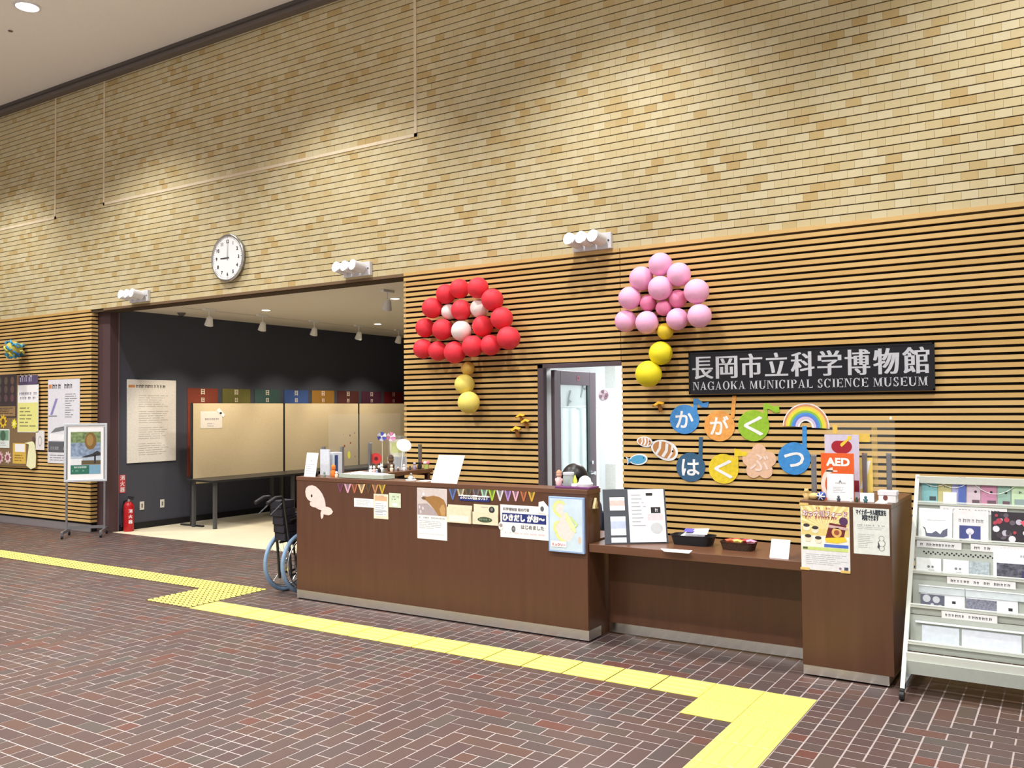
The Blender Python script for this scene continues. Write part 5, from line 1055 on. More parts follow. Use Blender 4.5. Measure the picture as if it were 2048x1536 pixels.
g.build('lettering', t)

# ------------------------------------------------------------------ side gallery
FX = Frame((OX0, 0, 0), (0, 1, 0))
t = thing('wall_panel', 'large white text panel with an orange mark on the dark gallery wall', 'panel', (OX0, 8.18, .96)); MB().fbox(FX, 7.77, .96, 8.585, 2.17, .001, .02, C((228, 224, 218))).build('panel', t, bevel=.002)
g = MB(); d = .0206; g.rect(FX, 7.785, 2.055, 7.89, 2.09, d, C((206, 140, 84))); marks(g, FX, 7.91, 2.05, 8.42, .045, C((70, 66, 66)), d, .95)
for k in range(4): lines(g, FX, 7.95, 1.06+.235*k, 8.46, 1.06+.235*k+.19, 6, C((164, 160, 156)), d, .3, .22)
g.build('print', t)
cols = [((128, 58, 40), 'brick red'), ((108, 104, 52), 'olive green'), ((58, 84, 80), 'dark teal'), ((58, 84, 140), 'blue'), ((160, 116, 46), 'ochre yellow'), ((82, 40, 36), 'dark brown'), ((84, 40, 62), 'plum purple'), ((120, 26, 34), 'crimson')]
for k, (c, nm) in enumerate(cols):
    y0 = 8.80+.656*k; t = thing('banner', nm+' vertical banner on the dark gallery wall above the partition panels', 'banner', (OX0, y0+.28, .7)); MB().fbox(FX, y0, .7, y0+.565, 2.06, .001, .012, C(c)).build('board', t)
    g = MB(); yy = y0+.28
    for j in range(3):
        s = .085 if j == 0 else .07; zz = 1.965-.1*j-(.02 if j else 0)
        g.rect(FX, yy-s*.42, zz, yy-s*.25, zz+s, .0126, C((222, 210, 190))); g.rect(FX, yy+s*.25, zz, yy+s*.42, zz+s, .0126, C((222, 210, 190)))
        for q in (.1, .45, .8): g.rect(FX, yy-s*.42, zz+s*q, yy+s*.42, zz+s*(q+.14), .013, C((222, 210, 190)))
    g.build('characters', t)
# partition panels and table
PX = -11.10
for k, nm in enumerate(('nearest the opening, with a pinned white notice', 'in the middle', 'farthest from the opening')):
    y0 = 8.54+1.81*k; t = thing('partition_panel', 'beige cloth partition panel '+nm, 'partition', (PX, y0+.9, 0)); fr = Frame((PX, 0, 0), (0, 1, 0))
    MB().fbox(fr, y0+.008, .62, y0+1.795, 1.82, -.02, .012, panel_m).build('cloth', t)
    for y in (y0, y0+1.797): MB().box((PX-.022, y-.012, .0), (PX+.014, y+.010, 1.825), black_t).build('post', t)
    for y in (y0+.01, y0+1.78): MB().box((PX-.25, y-.02, .001), (PX+.25, y+.02, .025), black_t).build('foot', t)
fr = Frame((PX+.013, 0, 0), (0, 1, 0)); t = thing('pinned_notice', 'white notice with a tilted slip pinned to the nearest beige panel', 'notice', (PX+.013, 8.9, 1.4)); MB().fbox(fr, 8.68, 1.44, 9.08, 1.70, .001, .003, C((238, 230, 222))).build('sheet', t)
g = MB(); marks(g, fr, 8.73, 1.565, 9.02, .03, C((110, 104, 116)), .0036); lines(g, fr, 8.8, 1.46, 8.98, 1.53, 2, lgink, .0036); g.build('print', t); g = MB(); g.prism(fr, [(8.97, 1.71), (9.02, 1.75), (9.13, 1.65), (9.10, 1.6)], .004, .006, paper); g.rect(fr, 9.03, 1.655, 9.07, 1.685, .0064, ink); g.build('slip', t)
t = thing('folding_table', 'long black table standing in front of the beige panels', 'table', (-10.75, 10.2, 0)); MB().box((-11.07, 8.40, .675), (-10.45, 12.6, .705), black_t).build('table_top', t, bevel=.003)
for y in (8.5, 10.0, 10.2, 10.9, 11.2, 12.5):
    for x in (-11.0, -10.53): MB().box((x-.022, y-.022, .001), (x+.022, y+.022, .675), M('table_leg', (74, 74, 76), .4)).build('leg', t)
# sockets and switches
for y, nm in ((8.02, 'nearer the column'), (8.36, 'farther from the column')):
    t = thing('wall_socket', 'small pale wall socket low on the dark gallery wall, '+nm, 'socket', (OX0, y, .3)); MB().fbox(FX, y-.035, .27, y+.035, .39, .0005, .008, C((222, 220, 212))).build('plate', t, bevel=.002); MB().fbox(FX, y-.012, .30, y+.012, .36, .008, .010, C((120, 116, 110))).build('outlet', t)
# gallery ceiling lights
gz = 3.165
def track(x, y, tgt, label, dark=False):
    t = thing('track_spot', label, 'light', (x, y, gz), group='spots on the gallery ceiling')
    MB().box((x-.03, y-.10, gz-.03), (x+.03, y+.10, gz), white).build('mount', t, bevel=.003); MB().cyl((x, y, gz-.03), (x, y, gz-.15), .009, white, n=10).build('stem', t)
    a = Vector((x, y, gz-.185)); v = (Vector(tgt)-a).normalized(); h = MB(); h.cyl(a-v*.03, a+v*.06, .045, white, .062, 20); h.ball(a-v*.03, .045, white, 16, 10); o = h.build('head', t, 40); MB().cyl(a+v*.0585, a+v*.0615, .054, glow_g, n=18).build('lens', o)
    spot('track_beam', t, a+v*.08, tgt, TRACK_W, 82, .6, (1, .88, .7), .04)
for k, y in enumerate((8.30, 9.28, 10.36, 11.42, 12.48)): track(-10.41, y, (-11.1, y+.25, 1.35), 'white track spot, %s in the row over the beige panels' % ['nearest', 'second', 'third', 'fourth', 'farthest'][k])
track(-7.10, 8.30, (-8.2, 8.9, 0), 'white track spot near the right end of the gallery ceiling')
for x, y, nm in ((-9.89, 8.88, 'nearest the clock side'), (-9.99, 11.43, 'deep in the gallery'), (-7.53, 8.96, 'at the right of the gallery ceiling')):
    t = thing('gallery_downlight', 'small round downlight '+nm, 'light', (x, y, gz)); MB().lathe((x, y, gz-.008), [(.075, .008), (.075, 0), (.062, -.002)], white, 22).build('trim_ring', t, 40); MB().lathe((x, y, gz-.012), [(.058, 0), (.058, .002)], glow_g, 20).build('lens', t)
    spot('gallery_beam', t, (x, y, gz-.03), (x, y, 0), 75, 130, .6, (1, .9, .74), .06)
t = thing('smoke_detector', 'small dark smoke detector on the gallery ceiling by the dark wall', 'detector', (-11.2, 8.43, gz)); MB().lathe((-11.2, 8.43, gz-.045), [(.03, 0), (.05, .02), (.065, .045)], C((92, 88, 84)), 18).build('body', t, 50); MB().lathe((-11.2, 8.43, gz-.055), [(.016, 0), (.02, .012)], BK, 12).build('sensor', t)

# ------------------------------------------------------------------ office things seen through the door
yb = 10.4; FO = Frame((0, yb, 0))
def ow(px, py): q = at_y(px, py, yb); return q.x, q.z
a, c = ow(1210, 730), ow(1231, 776); g = MB(); g.fbox(FO, a[0], c[1], c[0], a[1], .001, .004, C((208, 212, 208))); one(g, 'wall_notice', 'grey paper high on the white office wall', 'notice')
a, c = ow(1211, 928), ow(1232, 978); g = MB(); g.fbox(FO, a[0], c[1], c[0], a[1], .001, .004, C((212, 214, 208))); one(g, 'wall_notice', 'grey paper low on the white office wall', 'notice')
u, v = ow(1208, 790); t = thing('flower_rosette', 'round mauve flower rosette on the white office wall', 'rosette', (u, yb, v)); MB().coin(FO, u, v, .07, .001, .012, C((196, 172, 180)), n=12).build('disc', t)
for k in range(7): MB().coin(FO, u+.045*math.cos(k*.9), v+.045*math.sin(k*.9), .024, .012, .018, C(((150, 116, 130), (216, 196, 200))[k % 2]), n=8).build('petal', t)
# office curtain and a few slips
g = MB(); P = []; n = 60; x0 = at_y(1108, 830, 10.2).x-.4; x1 = at_y(1195, 830, 10.2).x
for i in range(n+1):
    x = x0+(x1-x0)*i/n; y = 10.2+.035*math.sin(i*.75)+.02*math.sin(i*.31)
    P += [(x, y, .05), (x, y, 1.70)]
g.add(P, [(2*i, 2*i+2, 2*i+3, 2*i+1) for i in range(n)], M('curtain_white', (232, 240, 240), .85)); g.add([(x, y+.004, z) for x, y, z in P], [(2*i+1, 2*i+3, 2*i+2, 2*i) for i in range(n)], MATS['curtain_white'])
t = one(g, 'curtain', 'white hanging curtain seen through the door glass', 'curtain', smooth=80); MB().cyl((x0-.02, 10.2, 1.715), (x1+.02, 10.2, 1.715), .012, white, n=8).build('rail', t)
for px, py, w_, h_, nm in ((1167, 775, .05, .13, 'upper dark twig-like ornament hanging above the curtain'), (1139, 800, .05, .13, 'lower dark twig-like ornament hanging above the curtain')):
    u, v = ow(px, py); g = MB(); g.tube([FO.p(u+w_*.5, v+h_, .02), FO.p(u+w_*.1, v+h_*.3, .03), FO.p(u-w_*.3, v-h_*.4, .02), FO.p(u-w_*.6, v-h_, .02)], .012, C((60, 58, 62)), 6); g.tube([FO.p(u, v, .03), FO.p(u+w_*.8, v-h_*.2, .03)], .01, C((60, 58, 62)), 6); one(g, 'twig_ornament', nm, 'ornament', smooth=60)

# ------------------------------------------------------------------ wheelchair behind the left end of the counter
t = thing('wheelchair', 'folded wheelchair with blue-grey wheels parked beside the counter end', 'wheelchair', (-6.222, 5.936, 0), math.radians(92), local=True)
tyre = M('tyre_bluegrey', (122, 150, 182), .5); seatm = M('black_vinyl', (38, 38, 48), .45, var=.2); fr_m = M('chair_frame', (60, 62, 68), .35, .6); RW = .285
for s in (-1, 1):
    c = Vector((0, s*.109, RW)); w1 = MB(); w1.tube([c+Vector((math.cos(2*PI*i/40)*(RW-.018), 0, math.sin(2*PI*i/40)*(RW-.018))) for i in range(40)], .018, tyre, 10, True); o = w1.build('wheel', t, 60)
    MB().tube([c+Vector((math.cos(2*PI*i/36)*(RW-.05), s*.035, math.sin(2*PI*i/36)*(RW-.05))) for i in range(36)], .009, chrome, 7, True).build('hand_rim', o, 60)
    MB().tube([c+Vector((math.cos(2*PI*i/36)*(RW-.04), 0, math.sin(2*PI*i/36)*(RW-.04))) for i in range(36)], .007, chrome, 6, True).build('rim', o, 60)
    g = MB(); [g.cyl(c, c+Vector((math.cos(2*PI*i/18+.1)*(RW-.04), 0, math.sin(2*PI*i/18+.1)*(RW-.04))), .0018, chrome, n=5) for i in range(18)]; g.build('spokes', o)
    MB().cyl(c-Vector((0, .03, 0)), c+Vector((0, .03, 0)), .028, alu, n=14).build('hub', o, 40)
    g = MB(); y = s*.075
    g.tube([(-.12, y, .14), (-.15, y, .48), (-.22, y, .88), (-.25, y, .905), (-.32, y, .905), (-.41, y, .87)], .0125, fr_m); g.tube([(-.115, y, .47), (.34, y, .49), (.40, y, .44), (.46, y, .16)], .0125, fr_m); g.tube([(-.105, y, .18), (.34, y, .20), (.36, y, .46)], .0115, fr_m); g.tube([(-.14, y, .68), (-.02, y, .70), (.22, y, .70), (.28, y, .66), (.30, y, .49)], .011, fr_m); g.build('side_frame', t, 60)
    g = MB(); g.tube([(-.25, y, .905), (-.32, y, .905), (-.42, y, .865)], .018, black_p, 10); g.build('push_handle', t, 60); MB().box((-.06, y-.022, .705), (.22, y+.022, .73), seatm).build('armrest', t, bevel=.006)
    MB().box((-.05, y-.006, .50), (.25, y+.006, .69), seatm).build('side_guard', t); cc = MB(); cc.cyl((.36, y-.014, .075), (.36, y+.014, .075), .075, black_p, n=18); cc.box((.345, y-.02, .07), (.375, y+.02, .2), fr_m); cc.build('caster', t, 40)
    MB().box((.45, y-.012, .10), (.58, y+.012, .26), black_p).build('footplate', t)
    g = MB(); g.tube([(-.24, y, .85), (-.30, y, .81), (-.38, y, .76)], .007, fr_m, 6); g.build('brake_lever', t, 60)
g = MB(); g.add([(-.10, -.07, .49), (.32, -.07, .49), (.32, 0, .64), (-.10, 0, .64), (-.10, .07, .49), (.32, .07, .49), (-.10, -.055, .48), (.32, -.055, .48), (.32, 0, .60), (-.10, 0, .60), (-.10, .055, .48), (.32, .055, .48)], [(0, 1, 2, 3), (3, 2, 5, 4), (9, 8, 7, 6), (10, 11, 8, 9), (0, 6, 7, 1), (4, 5, 11, 10), (0, 3, 9, 6), (3, 4, 10, 9), (1, 7, 8, 2), (2, 8, 11, 5)], seatm); g.build('seat', t)
for k in range(5):
    z = .50+.075*k; x = -.145-.07*(z-.48)/.4; MB().box((x-.045, -.066, z), (x+.13, .066, z+.072), seatm).build('backrest_strap', t, bevel=.005)
g = MB(); g.tube([(-.05, -.07, .2), (.05, .07, .46)], .01, fr_m); g.tube([(.08, .07, .2), (-.02, -.07, .46)], .01, fr_m); g.build('cross_brace', t)

# ------------------------------------------------------------------ leaflet rack at the right
RX0, RX1 = -.90, .02
def rk(s): return 5.53+.75*s, .04+1.185*s          # (Y, Z) along the sloping front of the rack
t = thing('leaflet_rack', 'pale green-grey wheeled leaflet rack with five sloping shelves', 'rack', ((RX0+RX1)/2, 5.9, 0))
for x in (RX0, RX1-.024):
    y0, z0 = rk(.02); y1, z1 = rk(1.015); g = MB(); n = Vector((0, -1.185, .75)).normalized()
    P = [Vector((x+dx, y, z))+n*dn for y, z in ((y0, z0), (y1, z1)) for dx, dn in ((0, 0), (.024, 0), (.024, -.035), (0, -.035))]
    g.add(P, [(0, 1, 5, 4), (1, 2, 6, 5), (2, 3, 7, 6), (3, 0, 4, 7), (3, 2, 1, 0), (4, 5, 6, 7)], rack_m); g.build('upright', t)
    g = MB(); g.box((x, 5.56, .055), (x+.024, 6.30, .085), M('rack_foot', (150, 160, 166), .4)); g.box((x, 6.27, .085), (x+.024, 6.30, 1.2), rack_d); o = g.build('foot', t)
    for y in (5.53, 6.28): c = MB(); c.cyl((x, y, .028), (x+.024, y, .028), .028, black_p, n=16); c.box((x+.002, y-.014, .03), (x+.022, y+.03, .06), black_p); c.build('caster', o, 40)
LIPS = [.87, .695, .535, .38, .217]
TOPS = [1.0, .83, .655, .495, .335]
shelf_fr = []
for k, (sb, st) in enumerate(zip(LIPS, TOPS)):
    yb_, zb_ = rk(sb); yt, zt_ = rk(st); xa, xb = RX0+.024, RX1-.024
    dp = .085; back_b = Vector((0, yb_+dp, zb_-.02)); back_t = Vector((0, yt+.03, zt_))
    fr = Frame((xa, back_b.y, back_b.z), (1, 0, 0), back_t-back_b); Hh = (back_t-back_b).length; W = xb-xa
    MB().fbox(fr, 0, 0, W, Hh, -.004, 0, rack_d).build('shelf_back', t)
    g = MB(); g.box((xa, yb_+.012, zb_-.024), (xb, yb_+dp, zb_-.02), rack_m); g.build('shelf_floor', t)
    g = MB(); g.box((xa, yb_-.002, zb_-.010), (xb, yb_+.012, zb_+.002), rack_m); g.box((xa, yb_-.004, zb_+.006), (xb, yb_+.006, zb_+.013), M('rack_bright_edge', (232, 238, 236), .3)); g.box((xa, yb_+.008, zb_-.05), (xb, yb_+.016, zb_-.010), rack_d); g.build('lip', t)
    MB().box((xa, yt+.034, zt_-.026), (xb, yt+.055, zt_-.002), rack_m).build('rail', t)
    shelf_fr.append((fr, W, Hh, yb_, zb_))
y_, z_ = rk(1.0); MB().box((RX0+.01, y_-.005, z_-.035), (RX1-.01, y_+.05, z_+.008), rack_m).build('top_rail', t)
y_, z_ = rk(.15); g = MB(); g.box((RX0+.02, y_-.0, z_-.025), (RX1-.02, y_+.03, z_+.03), rack_m); y_, z_ = rk(.10); g.box((RX0+.02, y_+.03, z_-.03), (RX1-.02, y_+.06, z_+.045), rack_d); g.build('base_rail', t)
MB().box((RX0+.05, 6.05, .10), (RX1-.05, 6.09, .14), rack_d).build('cross_bar', t)
# perforated row on the third shelf
fr, W, Hh, _, _ = shelf_fr[2]; g = MB()
for i in range(16):
    for j in (0, 1): g.disc(fr, .05+.026*i+.013*j, Hh*(.74+.06*(1-j)), .0055, .0006, ink, n=8)
g.build('perforation', t)
# shelf labels
for k, spans in enumerate((((.13, .50),), ((.01, .26), (.31, .62)), ((.19, .55),), ((.17, .46),))):
    fr, W, Hh, yb_, zb_ = shelf_fr[k]; fl_ = Frame((RX0+.024, yb_-.0025, zb_-.055))
    for a, e in spans:
        g = MB(); g.fbox(fl_, a, 0, e, .042, 0, .002, paper); marks(g, fl_, a+.02, .012, e-.03, .016, C((70, 70, 76)), .0026, .85); g.build('shelf_label', t)
def leaf(k, u0, u1, h, m, label, fn=None, cat='booklet', name='booklet', off=0., base=.0):
    fr, W, Hh, yb_, zb_ = shelf_fr[k]; f2 = Frame(fr.p(0, base, .003+off), fr.R, fr.U)
    c = f2.p((u0+u1)/2, 0, 0); t2 = thing(name, label, cat, c); MB().fbox(f2, u0, 0, u1, h, 0, .006, m).build('cover', t2)
    if fn: g = MB(); fn(g, f2, u0, u1, h, .0066); g.build('print', t2)
def bk1(g, f, a, b_, h, d): marks(g, f, a+(b_-a)*.45, h*.62, b_-.01, .01, ink, d); g.rect(f, a+(b_-a)*.5, h*.16, b_-.008, h*.3, d, C((60, 72, 78)))
def bk2(g, f, a, b_, h, d): g.disc(f, a+(b_-a)*.65, h*.52, .008, d, ink); marks(g, f, a+.02, h*.72, b_-.015, .007, gink, d); g.rect(f, a+(b_-a)*.4, h*.13, b_-.005, h*.24, d, C((96, 74, 84)))
TH = .185
leaf(0, .012, .105, TH, C((120, 170, 174)), 'teal booklet, first on the top shelf of the rack', bk1); leaf(0, .108, .185, TH, C((174, 168, 118)), 'khaki booklet, second on the top shelf of the rack', bk1); leaf(0, .188, .232, TH, C((150, 150, 190)), 'lavender booklet on the top shelf of the rack', None); leaf(0, .226, .268, TH, C((72, 92, 158)), 'royal blue booklet on the top shelf of the rack', None, off=.007)
leaf(0, .14, .216, .085, paper, 'small white leaflet in front of the lavender booklet', None, off=.008); leaf(0, .272, .35, TH, C((188, 172, 182)), 'greyish pink booklet on the top shelf of the rack', bk2); leaf(0, .353, .44, TH, C((178, 124, 150)), 'rose pink booklet on the top shelf of the rack', bk2); leaf(0, .443, .515, TH, C((136, 166, 152)), 'sage green booklet on the top shelf of the rack', bk2); leaf(0, .52, .68, TH, C((176, 200, 164)), 'wide light green booklet on the top shelf of the rack', lambda g, f, a, b_, h, d: (marks(g, f, a+.04, h*.5, b_-.01, .016, ink, d), g.rect(f, a+.015, h*.1, b_-.01, h*.32, d, C((130, 146, 146)))))
def skull(g, f, a, b_, h, d): w_ = b_-a; g.poly(f, [(a+w_*.12, h*.42), (a+w_*.2, h*.38), (a+w_*.25, h*.22), (a+w_*.4, h*.22), (a+w_*.52, h*.3), (a+w_*.65, h*.2), (a+w_*.72, h*.32), (a+w_*.86, h*.4), (a+w_*.86, h*.16), (a+w_*.68, h*.08), (a+w_*.22, h*.12), (a+w_*.2, h*.3)], d, C((92, 94, 116))); g.rect(f, a+w_*.25, h*.62, b_-w_*.2, h*.64, d, lgink)
leaf(1, .008, .20, .20, C((232, 236, 234)), 'white booklet with a dark skull drawing on the second shelf', skull)
def bust(g, f, a, b_, h, d): w_ = b_-a; g.rect(f, a+w_*.18, h*.0, b_-w_*.22, h*.52, d, C((62, 70, 124))); g.disc(f, a+w_*.48, h*.34, .022, d+.0005, C((206, 204, 216)), .02); g.rect(f, a+w_*.45, h*.12, a+w_*.51, h*.32, d+.0005, C((206, 204, 216))); g.disc(f, a+w_*.48, h*.03, .045, d+.0006, C((206, 204, 216)), .02); marks(g, f, a+w_*.16, h*.62, b_-w_*.12, .022, gink, d)
leaf(1, .205, .40, .20, C((216, 212, 214)), 'grey booklet with a white bust on a blue square, second shelf', bust)
def coll(g, f, a, b_, h, d):
    random.seed(5); w_ = b_-a
    for i in range(26): g.disc(f, a+.02+random.random()*(w_-.04), .015+random.random()*(h-.03), random.uniform(.008, .02), d+i*.00005, C(random.choice([(210, 206, 214), (96, 84, 96), (164, 60, 76), (60, 52, 60), (180, 176, 190)])), n=9)
    g.poly(f, [(a+w_*.62, h*.72), (a+w_*.78, h*.8), (a+w_*.98, h*.6), (a+w_*.98, h*.1), (a+w_*.88, h*.3)], d+.002, C((206, 84, 100)))
leaf(1, .415, .66, .20, C((44, 38, 46)), 'dark booklet covered with a colourful photo collage, second shelf', coll)
sm_ = lambda g, f, a, b_, h, d: (g.disc(f, a+(b_-a)*.5, h*.45, .008, d, gink), g.disc(f, a+(b_-a)*.66, h*.45, .007, d, gink), marks(g, f, a+(b_-a)*.5, h*.2, a+(b_-a)*.78, .006, gink, d))
leaf(2, .008, .148, .095, C((232, 236, 236)), 'first small white card box on the third shelf', sm_); leaf(2, .160, .30, .095, C((232, 236, 236)), 'second small white card box on the third shelf', sm_); leaf(2, .302, .41, .095, M('map_print', (166, 178, 184), .7, var=.3, scale=60), 'small grey map leaflet on the third shelf', None)
def rock(g, f, a, b_, h, d): w_ = b_-a; g.rect(f, a+w_*.08, h*.0, b_-w_*.1, h*.5, d, M('rock_print', (84, 84, 96), .7, var=.7, scale=40)); g.rect(f, a+w_*.65, h*.0, b_-w_*.1, h*.3, d+.0005, C((58, 56, 100))); marks(g, f, a+w_*.55, h*.7, b_-w_*.2, .014, gink, d)
leaf(2, .43, .66, .195, C((222, 224, 232)), 'tall white booklet with a dark rock photo, third shelf', rock)
def spots(g, f, a, b_, h, d): w_ = b_-a; g.rect(f, a, 0, a+w_*.55, h*.62, d, C((96, 100, 116))); [g.disc(f, a+w_*u, h*v, r, d+.0006, C((196, 200, 206))) for u, v, r in ((.14, .42, .022), (.36, .4, .02), (.27, .14, .010), (.45, .06, .014))]; g.rect(f, a+w_*.72, h*.28, a+w_*.8, h*.4, d, ink); g.rect(f, a+w_*.93, h*.70, b_-.003, h*.98, d+.0006, C((72, 76, 80)))
leaf(3, .045, .285, .125, C((226, 230, 236)), 'wide leaflet with pale circles on dark ground, fourth shelf', spots); leaf(3, .292, .56, .125, C((226, 230, 236)), 'wide leaflet with a grey texture photo, fourth shelf', lambda g, f, a, b_, h, d: (g.rect(f, a, 0, a+(b_-a)*.6, h*.6, d, M('gravel_print', (122, 124, 140), .7, var=.4, scale=90)), g.rect(f, a+(b_-a)*.82, h*.2, a+(b_-a)*.9, h*.34, d, ink)))
for a, e, nm in ((.035, .285, 'left'), (.29, .60, 'right')):
    fr, W, Hh, yb_, zb_ = shelf_fr[3]; g = MB(); g.fbox(fr, a, .085, e, .125, .012, .015, M('acrylic_bar', (226, 236, 240), .1, alpha=.6)); g.fbox(fr, a, .125, e, .131, .008, .018, M('acrylic_edge', (240, 246, 248), .15)); one(g, 'acrylic_bar', 'clear acrylic retaining bar on the fourth shelf, %s one' % nm, 'bar', 'acrylic retaining bars')
leaf(4, .065, .265, .11, C((206, 214, 224)), 'first blank pale sheet on the lowest shelf', None, name='blank_sheet', cat='sheet'); leaf(4, .278, .58, .11, C((208, 214, 224)), 'second blank pale sheet on the lowest shelf', None, name='blank_sheet', cat='sheet')
fr, W, Hh, yb_, zb_ = shelf_fr[4]; g = MB(); g.fbox(fr, .03, .12, .66, .131, .008, .02, MATS['acrylic_edge']); one(g, 'acrylic_bar', 'long clear acrylic bar across the lowest shelf', 'bar', 'acrylic retaining bars')
def loop(u, w_, v, label):
    fr, W, Hh, _, _ = shelf_fr[0]; g = MB(); g.tube([fr.p(u-w_+2*w_*i/14, v+.055*((i-7)/7)**2, .016) for i in range(15)], .0018, C((226, 230, 226)), 6); one(g, 'plastic_cord', label, 'cord', 'cords across the top shelf', smooth=60)
loop(.09, .10, .12, 'pale cord looped across the teal booklet'); loop(.20, .10, .115, 'pale cord looped across the khaki and lavender booklets'); loop(.43, .11, .085, 'pale cord looped across the rose and sage booklets')

# ------------------------------------------------------------------ person seated behind the counter
hp = at_y(1145, 952, 6.42); hx, hy = hp.x, 6.42; htop = at_y(1144, 928, 6.42).z
t = thing('person', 'seated staff member with black hair behind the reception counter', 'person', (hx, hy+.05, 0))
S = htop-1.27                                    # head top of this pose is 1.27 m above the floor
V = {'pel': (0, .12, .52), 'wst': (0, .10, .68), 'chs': (0, .05, .86), 'nck': (0, .02, 1.0), 'chn': (0, -.005, 1.06), 'hd': (0, -.01, 1.155)}
for s, k in ((-1, 'l'), (1, 'r')):
    V.update({k+'sh': (s*.17, .04, .955), k+'el': (s*.23, -.06, .74), k+'wr': (s*.14, -.27, .765), k+'pm': (s*.12, -.34, .76), k+'hp': (s*.09, .1, .50), k+'kn': (s*.11, -.3, .50), k+'an': (s*.11, -.30, .10), k+'to': (s*.11, -.43, .05)})
    for i, (dx, ln) in enumerate(((-.03, .05), (-.012, .062), (.008, .065), (.028, .055))): V.update({k+'f%da' % i: (s*.12+dx, -.385, .757), k+'f%db' % i: (s*.12+dx, -.385-ln, .742)})
    V.update({k+'ta': (s*.12-s*.045, -.335, .755), k+'tb': (s*.12-s*.06, -.37, .745)})
RD = dict(pel=(.15, .11), wst=(.13, .095), chs=(.15, .10), nck=(.052, .052), chn=(.05, .055), hd=(.072, .086), sh=(.062, .062), el=(.042, .042), wr=(.027, .024), pm=(.035, .017), hp=(.085, .085), kn=(.058, .058), an=(.038, .038), to=(.035, .026))
E_ = [('pel', 'wst'), ('wst', 'chs'), ('chs', 'nck'), ('nck', 'chn'), ('chn', 'hd')]
for k in 'lr':
    E_ += [('chs', k+'sh'), (k+'sh', k+'el'), (k+'el', k+'wr'), (k+'wr', k+'pm'), ('pel', k+'hp'), (k+'hp', k+'kn'), (k+'kn', k+'an'), (k+'an', k+'to'), (k+'pm', k+'ta'), (k+'ta', k+'tb')]
    for i in range(4): E_ += [(k+'pm', k+'f%da' % i), (k+'f%da' % i, k+'f%db' % i)]
keys = list(V); me = bpy.data.meshes.new('body'); me.from_pydata([Vector(V[k])+Vector((0, 0, S if k[1:] not in ('an', 'to') else S*.2)) for k in keys], [(keys.index(a), keys.index(b_)) for a, b_ in E_], [])
bo = bpy.data.objects.new('body', me); COL.objects.link(bo)
md = bo.modifiers.new('skin', 'SKIN'); bo.modifiers.new('sub', 'SUBSURF').levels = 1
for i, k in enumerate(keys):
    q = RD.get(k) or RD.get(k[1:]) or (.0085, .0085); sv = me.skin_vertices[0].data[i]; sv.radius = q; sv.use_root = (k == 'pel')
dg = bpy.context.evaluated_depsgraph_get(); m2 = bpy.data.meshes.new_from_object(bo.evaluated_get(dg)); bpy.data.objects.remove(bo)
skin = M('skin', (222, 184, 160), .5); shirt = M('navy_cardigan', (44, 48, 70), .8); trs = M('dark_trousers', (40, 40, 46), .8); shoe = M('shoe', (26, 24, 26), .4)
m2.materials.clear()
for m in (skin, shirt, trs, shoe): m2.materials.append(m)
for pl in m2.polygons:
    c = pl.center; z = c.z-S; pl.use_smooth = True
    pl.material_index = 0 if z > 1.0 or (c.y < -.25 and z > .7) else 1 if z > .6 or (abs(c.x) > .2 and z > .6) else 3 if z+S*.8 < .12 else 2
bo = bpy.data.objects.new('body', m2); COL.objects.link(bo); bo.parent = t; bo.location = (0, 0, 0)
hz = 1.155+S; by = hy+.05
g = MB(); P = []; n, m_ = 24, 12                 # bobbed black hair
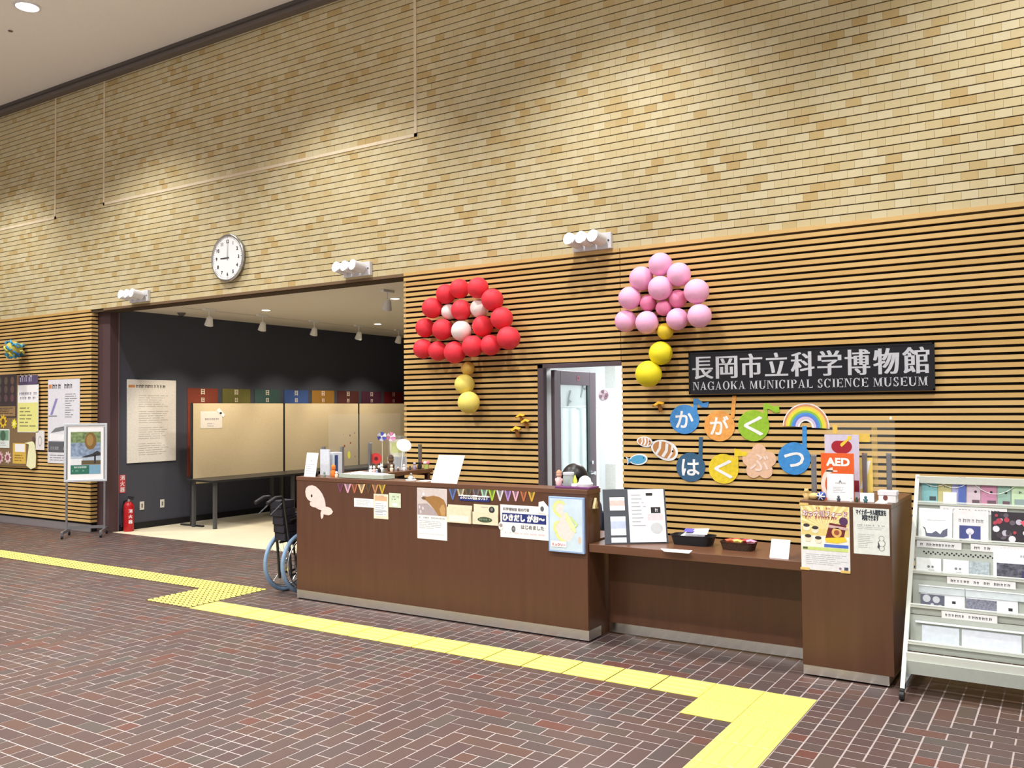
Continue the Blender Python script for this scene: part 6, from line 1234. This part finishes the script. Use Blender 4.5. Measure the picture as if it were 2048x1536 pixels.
for j in range(m_+1):
    th = PI*.5*j/m_*1.42
    for i in range(n):
        a = 2*PI*i/n; front = max(0, -math.sin(a)); tt = min(th, PI*.5*(1.42-.62*front))
        P.append((hx+.104*math.sin(tt)*math.cos(a)*(1.06 if tt > 1.2 else 1), by-.012+.114*math.sin(tt)*math.sin(a), hz+.012+.108*math.cos(tt)-(.02 if tt > 1.6 else 0)))
g.add(P, [(j*n+i, (j+1)*n+i, (j+1)*n+(i+1) % n, j*n+(i+1) % n) for j in range(m_) for i in range(n)], M('black_hair', (24, 22, 24), .38, var=.3, scale=60)); o = g.build('hair', t, 80)
g = MB()
for s in (-1, 1): g.ball((hx+s*.032, by-.088, hz-.005), (.012, .006, .007), C((244, 244, 242)), 10, 6); g.ball((hx+s*.032, by-.093, hz-.005), (.006, .003, .006), BK, 8, 6)
g.build('eyes', t, 80); g = MB(); g.ball((hx, by-.098, hz-.03), (.011, .016, .02), skin, 10, 8); g.build('nose', t, 80); g = MB(); g.ball((hx, by-.085, hz-.066), (.022, .008, .006), C((190, 110, 104)), 10, 6); g.build('mouth', t, 80)
g = MB(); [g.ball((hx+s*.078, by-.005, hz-.02), (.009, .018, .028), skin, 8, 6) for s in (-1, 1)]; g.build('ears', t, 80)
# office chair under the person
t = thing('office_chair', 'dark office chair behind the reception counter', 'chair', (hx, hy+.17, 0)); cy = hy+.17; sz = .43+S
MB().box((hx-.23, cy-.23, sz-.05), (hx+.23, cy+.22, sz-.0), seatm).build('seat', t, bevel=.02); MB().box((hx-.2, cy+.21, sz+.13), (hx+.2, cy+.25, sz+.42), seatm).build('backrest', t, bevel=.015); MB().box((hx-.03, cy+.19, sz-.04), (hx+.03, cy+.22, sz+.2), black_p).build('back_support', t); MB().cyl((hx, cy, .08), (hx, cy, sz-.05), .026, black_p).build('column', t, 40)
for k in range(5):
    a = 2*PI*k/5+.3; e = (hx+math.cos(a)*.26, cy+math.sin(a)*.26, .07); MB().tube([(hx, cy, .10), e], .016, black_p).build('leg', t); MB().ball((e[0], e[1], .028), .028, black_p, 10, 8).build('caster', t, 80)

# ------------------------------------------------------------------ tidy helper marks
for o in bpy.data.objects:
    for k in ('_world', '_base', '_o'):
        if k in o: del o[k]
